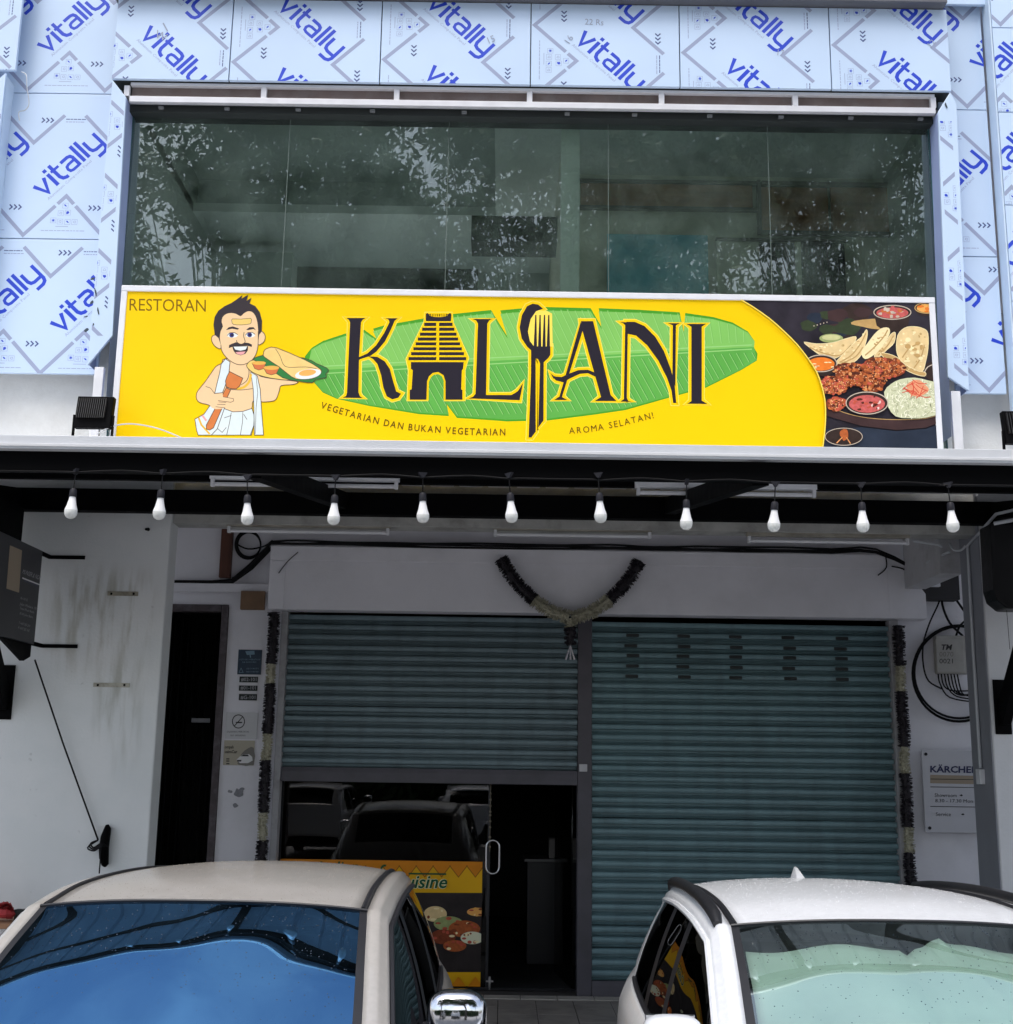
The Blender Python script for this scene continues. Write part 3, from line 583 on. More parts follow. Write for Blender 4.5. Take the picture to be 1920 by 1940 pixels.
N1 = [(820, 190), (880, 195), (872, 740), (882, 762), (910, 768), (825, 768), (850, 750), (860, 215), (845, 200)]
N2 = [(868, 190), (930, 190), (1000, 220), (1080, 300), (1140, 400), (1190, 530), (1218, 640), (1230, 778), (1208, 778), (1196, 690), (1165, 600), (1100, 470), (1020, 360), (940, 290), (870, 275)]
N3 = [(1168, 200), (1255, 200), (1228, 215), (1224, 660), (1202, 600), (1205, 215)]
I1 = [(1303, 205), (1445, 205), (1415, 225), (1415, 760), (1455, 785), (1310, 783), (1340, 765), (1340, 225)]
allp = [(ZB, p) for p in (K1, K2, K3, L1)] + [(ZC, p) for p in (Y1, Y2, A1, A2, A3, N1, N2, N3, I1)]
for w, m in ((11.5, I_cream), (8.5, I_out)):
    for Z, p in allp: S.stroke(Q(Z, p), w, m, True)
S.poly(Q(ZB, TO), I_cream); S.poly([((x - 833) * 0.975 + 833, (y - 680) * 0.985 + 680) for x, y in Q(ZB, TO)], I_out)
S.poly(Q(ZC, [(160, 200), (190, 130), (225, 105), (290, 110), (330, 130), (335, 370), (185, 372), (158, 300)]), I_cream)
for nm, parts in (('letter', [(ZB, K1), (ZB, K2), (ZB, K3)]), ('letter', [(ZB, L1)]), ('letter', [(ZC, Y1), (ZC, Y2)] + [(ZC, t) for t in YT]), ('letter', [(ZC, A1), (ZC, A2), (ZC, A3)]), ('letter', [(ZC, N1), (ZC, N2), (ZC, N3)]), ('letter', [(ZC, I1)]), ('temple_emblem', [(ZB, T0), (ZB, T1)] + [(ZB, t) for t in TB])):
    S.part(nm)
    for Z, p in parts: S.poly(Q(Z, p), I_blk)
    S.part(None)
S.ell(*ZB(1152, 158), 17, 3.4, I_out)
for i in range(8): S.poly(Q(ZB, [(1085 + i * 18, 148), (1093 + i * 18, 148), (1093 + i * 18, 168), (1085 + i * 18, 168)]), I_blk, k=S.k)
S.k += 1
for b in TB: S.poly(Q(ZB, [(1136, b[0][1] - 1), (1158, b[0][1] - 1), (1156, b[2][1] + 1), (1132, b[2][1] + 1)]), I_out, k=S.k)
S.k += 1
# arched small lettering
BOLD = 0.010
def arc_text(t, pts, size, m, gap=1.0):
    path = smooth_loop(pts, 24, closed=False); d = [0]
    for i in range(1, len(path)): d.append(d[-1] + math.dist(path[i], path[i - 1]))
    ws = [text_polys(c, 2, 0, BOLD)[1] if c != ' ' else 0.28 for c in t]; tot = sum(w + 0.16 for w in ws) - 0.16; sc = d[-1] / tot; pos = 0
    for c, w in zip(t, ws):
        if c != ' ':
            q = pos * sc; i = max(j for j in range(len(d)) if d[j] <= q + 1e-6); i = min(i, len(path) - 2)
            f = (q - d[i]) / max(1e-6, d[i + 1] - d[i]); P0 = [path[i][e] + (path[i + 1][e] - path[i][e]) * f for e in (0, 1)]
            an = atan2(path[i + 1][1] - path[i][1], path[i + 1][0] - path[i][0]); put_text(S, c, P0[0], P0[1], size, m, ang=an, width=w * sc, bold=BOLD)
        pos += w + 0.16
arc_text('VEGETARIAN DAN BUKAN VEGETARIAN', [ZB(200, 905), ZB(330, 945), ZB(560, 1010), ZB(850, 1075), ZB(1150, 1105), ZB(1400, 1120), ZB(1690, 1125)], 18, I_dk)
BOLD = 0.0
arc_text('AROMA SELATAN!', [ZC(455, 1002), ZC(600, 990), ZC(760, 960), ZC(900, 930), ZC(1068, 888)], 17.5, I_dk)
# the drawn man with the tray
S.part('drawn_waiter')
shape(ZA, [(430, 890), (385, 945), (320, 980), (280, 1030), (190, 1160), (130, 1235), (85, 1300), (80, 1370), (120, 1420), (230, 1450), (300, 1510), (420, 1500), (520, 1535), (640, 1528), (745, 1495), (765, 1400), (880, 1412), (980, 1405), (1040, 1380), (1080, 1280), (1105, 1215), (1250, 1200), (1290, 1165), (960, 1125), (820, 1080), (740, 930)], I_skin, 3, I_line)
shape(ZA, [(410, 1490), (520, 1532), (640, 1526), (750, 1490), (778, 1580), (772, 1700), (740, 1812), (260, 1812), (340, 1690)], I_cloth, 0, I_line)
shape(ZA, [(240, 1460), (420, 1480), (330, 1740), (260, 1812), (100, 1812), (80, 1750), (60, 1620), (170, 1560)], I_cloth, 0, I_line)
for p in ([(105, 1600), (140, 1690), (240, 1800)], [(150, 1575), (200, 1640)]): S.stroke(Q(ZA, p), 3.5, I_gold if p[0][0] < 120 else I_pink)
for p in ([(500, 1540), (480, 1660), (445, 1810)], [(640, 1535), (635, 1660), (610, 1810)], [(415, 1605), (500, 1575)], [(650, 1560), (690, 1625)], [(330, 1730), (390, 1780), (440, 1720)], [(770, 1700), (730, 1810)]): S.stroke(Q(ZA, p), 1.0, I_line, k=S.k + 1)
S.k += 2
shape(ZA, [(430, 890), (485, 930), (472, 1060), (440, 1180), (395, 1300), (300, 1310), (330, 1180), (360, 1060), (378, 955)], I_cloth, 0, I_line)
shape(ZA, [(735, 1050), (815, 1100), (850, 1260), (865, 1500), (890, 1812), (780, 1812), (775, 1600), (772, 1450), (765, 1250)], I_cloth, 0, I_line)
S.stroke(Q(ZA, [(800, 1100), (820, 1300), (800, 1480), (790, 1800)]), 0.9, I_line)
S.stroke(smooth_loop(Q(ZA, [(738, 1075), (715, 1170), (650, 1235), (560, 1255)]), 4, False), 4.5, I_gold)
S.stroke(smooth_loop(Q(ZA, [(690, 965), (715, 1050), (690, 1150), (620, 1205)]), 4, False), 1.2, I_line)
S.stroke(smooth_loop(Q(ZA, [(490, 1260), (620, 1268), (760, 1250)]), 4, False), 1.0, I_line)
shape(ZA, [(440, 1240), (492, 1268), (375, 1520), (285, 1725), (240, 1752), (198, 1740), (200, 1690), (305, 1490)], I_spat, 0, I_line)
shape(ZA, [(480, 1045), (640, 1125), (602, 1220), (560, 1255), (490, 1252), (440, 1230), (430, 1160), (450, 1100)], I_spat, 0, I_line)
shape(ZA, [(255, 1330), (395, 1312), (400, 1350), (520, 1370), (533, 1392), (500, 1418), (445, 1418), (422, 1482), (310, 1500), (240, 1450)], I_skin, 2)
for p in ([(400, 1350), (525, 1372), (530, 1400), (495, 1416), (340, 1395)], [(345, 1412), (440, 1418)], [(330, 1440), (430, 1445)], [(310, 1470), (420, 1482)], [(190, 1225), (250, 1245), (298, 1310)]): S.stroke(Q(ZA, p), 0.9, I_line, k=S.k + 1)
S.k += 2
shape(ZA, [(375, 765), (310, 745), (270, 690), (262, 640), (285, 608), (330, 610), (370, 650)], I_skin, 3, I_line); shape(ZA, [(820, 565), (870, 562), (905, 600), (908, 650), (885, 695), (820, 718)], I_skin, 3, I_line)
shape(ZA, [(372, 718), (345, 640), (300, 600), (285, 480), (300, 385), (345, 310), (420, 255), (500, 218), (560, 178), (635, 122), (622, 165), (705, 118), (685, 190), (745, 155), (722, 222), (790, 255), (845, 330), (872, 430), (868, 560), (838, 600), (824, 700)], I_hair, 0)
shape(ZA, [(375, 720), (362, 640), (372, 560), (400, 500), (385, 450), (395, 390), (440, 350), (500, 338), (560, 350), (612, 378), (650, 345), (700, 318), (750, 325), (790, 370), (815, 450), (825, 560), (825, 680), (815, 780), (780, 870), (720, 930), (640, 962), (560, 955), (480, 910), (420, 850), (385, 790)], I_skin, 2)
S.stroke(smooth_loop(Q(ZA, [(375, 720), (385, 790), (420, 850), (480, 910), (560, 955), (640, 962), (720, 930), (780, 870), (815, 780), (825, 680), (825, 560)]), 3, False), 1.2, I_line)
shape(ZA, [(515, 410), (620, 412), (735, 402), (742, 440), (725, 470), (620, 482), (525, 475), (508, 440)], I_tray, 2, I_line, 0.9)
for p in ([(435, 545), (470, 510), (520, 500), (595, 525), (580, 540), (510, 528)], [(680, 540), (720, 510), (770, 510), (798, 548), (770, 532), (700, 545)], [(470, 762), (475, 725), (520, 705), (560, 690), (612, 718), (660, 695), (710, 700), (750, 720), (748, 748), (700, 735), (612, 738), (520, 745)]): shape(ZA, p, I_hair, 0)
for (ex, ey, rx, ix) in ((515, 605, 65, 505), (730, 602, 58, 722)):
    S.ell(*ZA(ex, ey), rx / 6.373, 31 / 6.373, I_wht); S.ell(*ZA(ix, ey), 29 / 6.373, 29 / 6.373, I_iris); S.ell(*ZA(ix + 4, ey), 14 / 6.373, 14 / 6.373, I_blk); S.stroke(Q(ZA, [(ex - rx, ey + 5), (ex - 30, ey - 28), (ex + 25, ey - 30), (ex + rx, ey - 5)]), 1.2, I_line)
S.stroke(smooth_loop(Q(ZA, [(655, 570), (650, 620), (668, 680), (650, 708), (610, 714), (570, 690), (565, 665)]), 3, False), 1.2, I_line)
shape(ZA, [(512, 740), (705, 738), (700, 790), (670, 832), (615, 850), (555, 832), (525, 790)], I_hair, 0); shape(ZA, [(528, 745), (694, 742), (672, 780), (612, 793), (550, 782)], I_wht, 0); shape(ZA, [(550, 812), (615, 806), (675, 802), (650, 835), (615, 845), (570, 832)], I_pink, 0)
shape(ZA, [(690, 990), (700, 945), (760, 908), (900, 920), (1300, 1085), (1260, 1145), (1100, 1142), (900, 1108), (760, 1055)], I_tray, 3, I_line)
shape(ZA, [(775, 885), (880, 850), (950, 870), (1370, 880), (1530, 950), (1650, 1000), (1675, 1040), (1640, 1075), (1645, 1120), (1520, 1140), (1480, 1180), (1330, 1165), (1120, 1120), (940, 990), (780, 910)], I_lf, 2, I_line)
shape(ZA, [(890, 830), (900, 790), (950, 760), (1050, 760), (1380, 900), (1540, 990), (1590, 1040), (1560, 1090), (1480, 1130), (1330, 1140), (1230, 1110), (1080, 990), (900, 870)], I_dosa, 2, I_line)
S.stroke(smooth_loop(Q(ZA, [(1035, 770), (1090, 860), (1130, 960), (1200, 995), (1400, 990), (1530, 1010)]), 3, False), 1.0, I_line)
S.ell(*ZA(1428, 1075), 158 / 6.373, 58 / 6.373, I_wht, rot=-0.15); S.ell(*ZA(1420, 1060), 105 / 6.373, 38 / 6.373, I_or, rot=-0.12)
for cx, cyy, r in ((835, 942, 85), (985, 1000, 95)):
    shape(ZA, [(cx - r, cyy), (cx + r, cyy), (cx + r * 0.65, cyy + 68), (cx, cyy + 86), (cx - r * 0.6, cyy + 68)], I_cup, 0, I_line, 0.9); S.ell(*ZA(cx, cyy), r / 6.373, r * 0.26 / 6.373, I_cupt)
S.part(None)
# the food photograph on the right end
D_bg = sgm('food_dark', sr(44, 40, 48), 0.55, 5); D_bg2 = sgm('food_table', sr(40, 48, 62), 0.3, 6); D_pan = sgm('food_pan', sr(62, 44, 44), 0.25, 8); D_rim = sgm('bowl_rim', sr(190, 176, 158), 0.2, 30); D_bowl = sgm('bowl_body', sr(52, 40, 36), 0.3, 20)
D_soup = sgm('orange_soup', sr(226, 120, 44), 0.2, 25); D_bread = sgm('flat_bread', sr(224, 196, 142), 0.16, 14); D_bread2 = sgm('flat_bread_shade', sr(188, 152, 96), 0.2, 20); D_brm = sgm('flat_bread_mid', sr(208, 178, 122), 0.15, 20); D_bread3 = sgm('flat_bread_lit', sr(242, 222, 172), 0.1, 14)
D_ch = [sgm('spiced_meat_%d' % i, c, 0.35, 45) for i, c in enumerate((sr(168, 88, 46), sr(196, 108, 58), sr(126, 60, 36), sr(186, 84, 64), sr(84, 40, 28), sr(226, 146, 92)))]
D_rice = [sgm('rice_%d' % i, c) for i, c in enumerate((sr(222, 222, 192), sr(200, 202, 166), sr(240, 238, 214), sr(170, 172, 138)))]; D_hi = sgm('food_glint', sr(244, 190, 146)); D_red = sgm('red_shreds', sr(206, 74, 56)); D_pinkm = sgm('pink_salsa', sr(192, 92, 88), 0.35, 45); D_lime = sgm('lime', sr(150, 160, 104), 0.2, 30); D_green = sgm('herb', sr(52, 62, 42), 0.3, 20)
S.part('food_photo')
S.poly(smooth_loop(Q(ZD, [(55, 36), (200, 120), (350, 225), (470, 330), (590, 450), (690, 580), (760, 690), (800, 800), (830, 930), (836, 1080), (828, 1200), (812, 1330)]), 2, False) + Q(ZD, [(840, 1420), (1846, 1420), (1765, 62)]), D_bg)
bnd = smooth_loop(Q(ZD, [(55, 36), (200, 120), (350, 225), (470, 330), (590, 450), (690, 580), (760, 690), (800, 800), (830, 930), (836, 1080), (828, 1200), (812, 1330)]), 2, False)
S.part(None); S.k += 1
def bclip(p):
    my = sum(q[1] for q in p) / len(p)
    i = min(range(len(bnd) - 1), key=lambda j: abs((bnd[j][1] + bnd[j + 1][1]) / 2 - my)); a, b = bnd[i], bnd[i + 1]; out = []
    f = lambda q: (q[0] - a[0]) * (b[1] - a[1]) - (q[1] - a[1]) * (b[0] - a[0])
    for j in range(len(p)):
        u, v = p[j - 1], p[j]; fu, fv = f(u), f(v)
        if (fu >= 0) != (fv >= 0): t = fu / (fu - fv); out.append((u[0] + (v[0] - u[0]) * t, u[1] + (v[1] - u[1]) * t))
        if fv >= 0: out.append(v)
    return out
S.fclip = bclip
rnd = random.Random(3)
def blob(cx, cy_, rx, ry, m, n=10, j=0.25, k=None):
    S.poly(smooth_loop([ZD(cx + rx * (1 + rnd.uniform(-j, j)) * cos(2 * pi * i / n), cy_ + ry * (1 + rnd.uniform(-j, j)) * sin(2 * pi * i / n)) for i in range(n)], 2), m, k=k)
for i in range(16): blob(rnd.uniform(520, 1250), rnd.uniform(120, 420), rnd.uniform(50, 110), rnd.uniform(20, 60), rnd.choice([D_green, D_bowl, D_bg2, D_pan]), k=S.k + i)
S.k += 17
for i in range(5): S.ell(*ZD(740 + i * 28, 285 - i * 8), 1.2, 1.2, D_rim, n=8, k=S.k)
blob(1030, 300, 130, 60, D_green); blob(1300, 270, 220, 40, D_bread2)
def bowl(cx, cy_, rx, ry, depth, fill, body=D_bowl, rim=D_rim, bits=None, rw=1.8):
    S.part('food_bowl'); S.poly(Q(ZD, [(cx - rx, cy_), (cx + rx, cy_), (cx + rx * 0.85, cy_ + depth * 0.7), (cx + rx * 0.4, cy_ + depth), (cx - rx * 0.4, cy_ + depth), (cx - rx * 0.85, cy_ + depth * 0.7)]), body); S.ell(*ZD(cx, cy_), rx / 4.552, ry / 4.552, body)
    S.ell(*ZD(cx, cy_ + ry * 0.08), rx * 0.86 / 4.552, ry * 0.80 / 4.552, fill)
    S.part(None); S.stroke([ZD(cx + rx * cos(t * pi / 18), cy_ + ry * sin(t * pi / 18)) for t in range(36)], rw, rim, True)
    if bits:
        S.k += 1
        for i in range(26):
            a = rnd.uniform(0, 2 * pi); q = rnd.random() ** 0.5 * 0.72; blob(cx + rx * q * cos(a), cy_ + ry * q * sin(a), rnd.uniform(9, 24), rnd.uniform(7, 15), rnd.choice(bits), 6, 0.35, k=S.k + i)
        S.k += 27
bowl(1416, 168, 160, 60, 165, D_pinkm, bits=[D_pinkm, D_rim, D_ch[1]]); bowl(1720, 130, 110, 46, 70, I_or, bits=[I_or, D_soup], rim=D_bread2)
S.ell(*ZD(888, 392), 102 / 4.552, 38 / 4.552, D_lime); S.ell(*ZD(888, 385), 80 / 4.552, 24 / 4.552, sgm('lime_flesh', sr(196, 196, 140), 0.1, 30))
shape(ZD, [(1650, 640), (1830, 590), (1850, 790), (1720, 740)], D_bowl, 2); S.stroke(smooth_loop(Q(ZD, [(1690, 690), (1720, 640), (1790, 610), (1815, 605)]), 3, False), 1.8, D_rim)
def bread(pts, m, folds):
    S.part('flat_bread'); shape(ZD, pts, m, 3); S.part(None); xs_ = [p[0] for p in pts]; ys_ = [p[1] for p in pts]; i = 0; S.k += 1
    for q in range(70):
        c0 = (rnd.uniform(min(xs_), max(xs_)), rnd.uniform(min(ys_), max(ys_)))
        if inside(c0, [(sum(xs_) / len(xs_) + (x - sum(xs_) / len(xs_)) * 0.86, sum(ys_) / len(ys_) + (y - sum(ys_) / len(ys_)) * 0.86) for x, y in pts]): blob(*c0, rnd.uniform(5, 16), rnd.uniform(4, 11), rnd.choice([D_bread, D_bread2, D_bread3, D_bread, D_bread3, D_brm]), 7, 0.3, k=S.k + i); i += 1
    S.k += i + 1; S.stroke(smooth_loop(Q(ZD, pts), 3), 1.1, D_bread3, True)
    for f in folds: S.stroke(smooth_loop(Q(ZD, f), 4, False), 2.4, D_bread2); 
bread([(655, 425), (760, 440), (900, 430), (1000, 400), (1100, 378), (1080, 440), (1000, 520), (900, 570), (800, 540), (700, 470)], D_bread, [[(700, 470), (820, 520), (960, 540), (1060, 450)]])
bread([(930, 600), (1000, 520), (1100, 420), (1150, 380), (1190, 318), (1200, 360), (1180, 450), (1150, 530), (1080, 600), (950, 640)], D_bread, [[(960, 600), (1060, 540), (1140, 440), (1185, 350)], [(1000, 600), (1100, 550), (1160, 470)]])
bread([(1150, 510), (1200, 440), (1260, 360), (1320, 310), (1380, 305), (1390, 350), (1340, 440), (1260, 530), (1180, 570)], D_bread3, [[(1180, 540), (1260, 470), (1340, 380), (1375, 320)]])
bread([(1260, 540), (1340, 450), (1400, 360), (1440, 345), (1430, 430), (1370, 490), (1290, 560)], D_bread, [[(1290, 540), (1370, 460), (1425, 370)]])
bread([(1310, 520), (1420, 540), (1520, 600), (1640, 670), (1700, 690), (1690, 720), (1600, 700), (1480, 640), (1380, 590)], D_bread2, [])
bread([(1460, 370), (1520, 305), (1600, 292), (1680, 310), (1720, 350), (1722, 480), (1700, 600), (1670, 680), (1580, 650), (1490, 590), (1450, 500)], D_bread, [[(1500, 560), (1560, 480), (1640, 440)], [(1600, 650), (1660, 560), (1690, 450)]])
for i in range(16): blob(rnd.uniform(1490, 1690), rnd.uniform(330, 600), rnd.uniform(10, 32), rnd.uniform(8, 24), rnd.choice([D_bread3, D_bread2, D_bread3]), 7, 0.3, k=S.k + 1 + i)
S.k += 18
bowl(800, 610, 135, 72, 110, D_soup); 
for i in range(7): blob(rnd.uniform(740, 900), rnd.uniform(600, 650), 16, 5, D_bread3, 6, 0.3, k=S.k + 1)
S.k += 3
S.part('round_pan'); S.poly(smooth_loop(Q(ZD, [(836, 960), (1000, 1030), (1200, 1075), (1450, 1092), (1700, 1080), (1832, 1040)]), 3, False) + Q(ZD, [(1838, 1110), (1700, 1165), (1450, 1185), (1150, 1150), (836, 1060)]), D_pan); S.part(None)
S.poly(Q(ZD, [(833, 1180), (1150, 1160), (1450, 1195), (1700, 1175), (1838, 1130), (1846, 1420), (815, 1420)]), D_bg2)
S.stroke(smooth_loop(Q(ZD, [(836, 965), (1000, 1035), (1200, 1080), (1450, 1095), (1700, 1085), (1828, 1045)]), 3, False), 1.2, D_bread2)
for (cx, cy_, rx, ry, n) in ((1050, 680, 150, 75, 60), (1340, 650, 190, 95, 80), (1240, 770, 120, 90, 50), (900, 800, 130, 80, 60), (1080, 750, 80, 60, 26), (930, 960, 85, 55, 34)):
    blob(cx, cy_, rx, ry, D_ch[2], 14, 0.15)
    for i in range(int(n * 2.4)):
        a = rnd.uniform(0, 2 * pi); q = rnd.random() ** 0.5 * 0.95
        blob(cx + rx * q * cos(a), cy_ + ry * q * sin(a), rnd.uniform(6, 22) * (1.5 if i < n * 0.4 else 1), rnd.uniform(5, 16) * (1.4 if i < n * 0.4 else 1), rnd.choice(D_ch[:4] + D_ch[4:] + ([D_ch[3]] * 3 if cy_ > 780 else [D_ch[0], D_ch[0], D_ch[1], D_ch[4]])), 7, 0.35, k=S.k + 1 + i // 3)
    S.k += n + 4
    for i in range(n // 2):
        a = rnd.uniform(0, 2 * pi); q = rnd.random() ** 0.5 * 0.9; S.ell(*ZD(cx + rx * q * cos(a), cy_ + ry * q * sin(a)), rnd.uniform(0.5, 1.4), rnd.uniform(0.4, 0.9), D_hi, n=6, k=S.k)
    S.k += 2
S.part('rice_heap'); shape(ZD, [(1340, 860), (1400, 790), (1480, 750), (1600, 735), (1720, 760), (1800, 790), (1828, 900), (1830, 1030), (1700, 1080), (1560, 1085), (1440, 1070), (1370, 980)], D_rice[1], 2); S.part(None)
for i in range(420):
    a = rnd.uniform(0, 2 * pi); q = rnd.random() ** 0.5; x, y = 1595 + 235 * q * cos(a), 915 + 165 * q * sin(a)
    if x > 1822: continue
    t = rnd.uniform(0, pi); l = rnd.uniform(10, 20); S.stroke([ZD(x - l * cos(t), y - l * sin(t)), ZD(x + l * cos(t), y + l * sin(t))], 1.3, rnd.choice(D_rice), k=S.k + 1 + i % 60)
S.k += 62
blob(1625, 830, 95, 70, sgm('salmon_garnish', sr(222, 150, 112), 0.2, 30))
for i in range(12):
    c0 = (rnd.uniform(1540, 1700), rnd.uniform(760, 900)); a = rnd.uniform(0, pi); S.stroke(smooth_loop([ZD(c0[0] - 70 * cos(a), c0[1] - 50 * sin(a)), ZD(c0[0] + rnd.uniform(-20, 20), c0[1] + rnd.uniform(-20, 20)), ZD(c0[0] + 60 * cos(a), c0[1] + 50 * sin(a))], 3, False), 1.5, D_red, k=S.k + 1 + i)
S.k += 14
bowl(1192, 955, 180, 95, 95, D_pinkm, bits=[D_pinkm, D_ch[4], D_ch[3], sgm('salsa_white', sr(226, 196, 186)), D_pinkm])
bowl(992, 1245, 160, 74, 60, D_bowl, bits=None, rw=1.2); blob(1000, 1230, 40, 45, D_ch[0]); S.stroke(Q(ZD, [(980, 1250), (930, 1300)]), 2, D_ch[5]); S.stroke(Q(ZD, [(1015, 1250), (1050, 1305)]), 2, D_ch[5])
S.fclip = None; S.stroke(bnd, 2.2, I_cream)
for o in S.build({}, SG):
    if o.name.startswith('print'): o['kind'] = 'stuff'
S.mb = {}
# posts that carry the sign frame
for px, pyt in ((187, 720), (1810, 735)):
    x = fp(px, pyt, 8.97)[0]; tag(bx('sign_support_post', M_alu, None, x - 0.035, x + 0.035, 8.96, 9.0, 4.25, 4.96 if px > 900 else 5.05, bevel=0.003), 'white steel post left of the yellow signboard' if px < 900 else 'white steel post right of the yellow signboard', 'post')

# ------------------------------------------------------------------ awning over the parking bay
AW = empty('steel_awning', (0, 7.4, 3.4), 'black steel awning with white front gutter below the yellow signboard', 'awning')
YF, YR = 5.70, 9.18
MB().prism([(-5.2, YF, 3.575), (-5.2, YF + 0.012, 3.575), (-5.2, YF + 0.012, 3.60), (-5.2, YF + 0.16, 3.60), (-5.2, YF + 0.16, 3.665), (-5.2, YF + 0.148, 3.665), (-5.2, YF + 0.148, 3.612), (-5.2, YF + 0.012, 3.612), (-5.2, YF + 0.012, 3.642), (-5.2, YF, 3.642)], (10.4, 0, 0)).build('gutter', mat('gutter_white_paint', (0.66, 0.68, 0.72), 0.4, var=0.07, vs=3, spec=0.5, grime=0.15, gcol=(0.35, 0.35, 0.36), gs=8), AW, bevel=0.002)
bx('gutter_lip', M_alu, AW, -5.2, 5.2, YF - 0.006, YF - 0.001, 3.586, 3.600, bevel=0.001)
MB().box(-5.2, 5.2, YF + 0.04, YF + 0.10, 3.478, 3.574).build('front_beam', M_black, AW, bevel=0.004)
MB().box(-5.2, 5.2, 9.06, 9.16, 3.955, 4.125).build('rear_beam', M_black, AW, bevel=0.004)
zr_ = lambda y: 3.57 + (y - (YF + 0.1)) * (4.13 - 3.57) / (9.06 - YF - 0.1)
for x in (-3.69, -1.23, 1.23, 3.69):
    MB().prism([(x - 0.04, YF + 0.102, 3.47), (x - 0.04, YF + 0.102, 3.568), (x - 0.04, 9.058, 4.118), (x - 0.04, 9.058, 3.99)], (0.08, 0, 0)).build('rafter', M_black, AW, bevel=0.003)
for y in (6.4, 7.15, 8.2):
    MB().box(-5.2, 5.2, y - 0.025, y + 0.025, zr_(y) + 0.014, zr_(y) + 0.052).build('purlin', M_black, AW)
# corrugated sheet on top of the purlins
m = MB(); xs = []; x = -5.2
while x < 5.2: xs += [(x, 0), (x + 0.17, 0), (x + 0.185, 0.03), (x + 0.205, 0.03)]; x += 0.22
for i in range(len(xs) - 1):
    a, b = xs[i], xs[i + 1]; m.add([(a[0], YF + 0.12, 3.625 + a[1]), (b[0], YF + 0.12, 3.625 + b[1]), (b[0], 9.2, zr_(9.2) + 0.055 + b[1]), (a[0], 9.2, zr_(9.2) + 0.055 + a[1])], [(0, 1, 2, 3)])
sh = m.build('roof_sheet', M_sheet, AW)
# knee braces on the two piers
for sx in (-1, 1):
    x = 3.69 * sx
    MB().prism([(x - 0.035, 9.195, 2.47), (x - 0.035, 9.13, 2.47), (x - 0.035, 8.0, 3.82), (x - 0.035, 8.1, 3.86), (x - 0.035, 9.195, 2.62)], (0.07, 0, 0)).build('brace', M_black, AW, bevel=0.003)
    bx('brace_plate', M_black, AW, x - 0.06, x + 0.06, 9.185, 9.199, 2.40, 2.80)
# side sheet at the left end of the awning
MB().prism([(-3.72, 6.2, 3.62), (-3.72, 9.1, 4.02), (-3.72, 9.1, 3.55), (-3.72, 6.4, 3.35)], (-0.03, 0, 0)).build('side_flap', M_black, AW)

# ------------------------------------------------------------------ string lights
wire = MB(); bulbs = [(136, 960), (303, 962), (468, 972), (633, 972), (801, 968), (968, 968), (1137, 968), (1301, 981), (1468, 985), (1635, 986), (1804, 986)]
YB = 5.70; pts = []
ord_ = ['first', 'second', 'third', 'fourth', 'fifth', 'sixth', 'seventh', 'eighth', 'ninth', 'tenth', 'eleventh']
bx_ = []
for px, py in bulbs:
    X, Z = fp(px, py, YB); bx_.append((X, Z))
for i, (X, Z) in enumerate(bx_):
    top = 3.465
    pts += [(X - 0.2, YB + 0.02, 3.478 if i % 3 else 3.468), (X - 0.04, YB + 0.005, top), (X, YB, top - 0.004), (X + 0.04, YB + 0.005, top)]
pts = [(-3.2, YB + 0.03, 3.47)] + pts + [(3.2, YB + 0.03, 3.47)]
tag(wire.tube(smooth_loop(pts, 3, False), 0.0045, 6).build('string_light_cable', M_cable, base=(0, YB, 3.47), smooth=True), 'thin black cable carrying the row of bulbs along the awning front beam', 'cable')
M_sock = mat('bulb_socket_rubber', (0.012, 0.012, 0.018), 0.6, var=0.1, spec=0.3); M_bulb1 = mat('bulb_white_plastic', (0.82, 0.82, 0.83), 0.35, var=0.0); M_bulb2 = mat('bulb_opal_dome', (0.74, 0.75, 0.73), 0.25, var=0.0)
def make_bulb():
    r = empty('light_bulb', (0, 0, 0))
    MB().lathe([(0.0, 0.052), (0.012, 0.052), (0.0165, 0.045), (0.018, 0.018), (0.0175, 0.012), (0.0, 0.012)], seg=16).build('socket', M_sock, r, smooth=True)
    MB().lathe([(0.0145, 0.012), (0.016, 0.0), (0.0225, -0.03), (0.0285, -0.048), (0.0298, -0.054)], seg=20).build('bulb_neck', M_bulb1, r, smooth=True)
    MB().lathe([(0.0298, -0.0541), (0.0302, -0.062), (0.028, -0.075), (0.022, -0.085), (0.012, -0.0915), (0.0, -0.0935)], seg=20).build('bulb_dome', M_bulb2, r, smooth=True)
    MB().tube([(0, 0, 0.05), (0.001, 0, 0.1), (0, 0, 0.15)], 0.003, 6).build('drop_cord', M_cable, r)
    MB().prism([(-0.022, -0.008, 0.150), (0.022, -0.008, 0.150), (0.006, -0.008, 0.125), (-0.006, -0.008, 0.125)], (0, 0.016, 0)).build('cord_joint', M_sock, r)
    return r
pb = make_bulb()
for i, (X, Z) in enumerate(bx_):
    if i == 0: o = pb
    else:
        o = pb.copy(); COL.objects.link(o)
        for c in list(pb.children): cc = c.copy(); COL.objects.link(cc); cc.parent = o
    o.location = (X, YB, Z + 0.035); o.rotation_euler = (random.uniform(-0.06, 0.06), random.uniform(-0.07, 0.07), random.uniform(0, 3))
    tag(o, '%s hanging white LED bulb from the left under the awning edge' % ord_[i], 'light bulb', 'LED bulbs hanging along the awning edge')

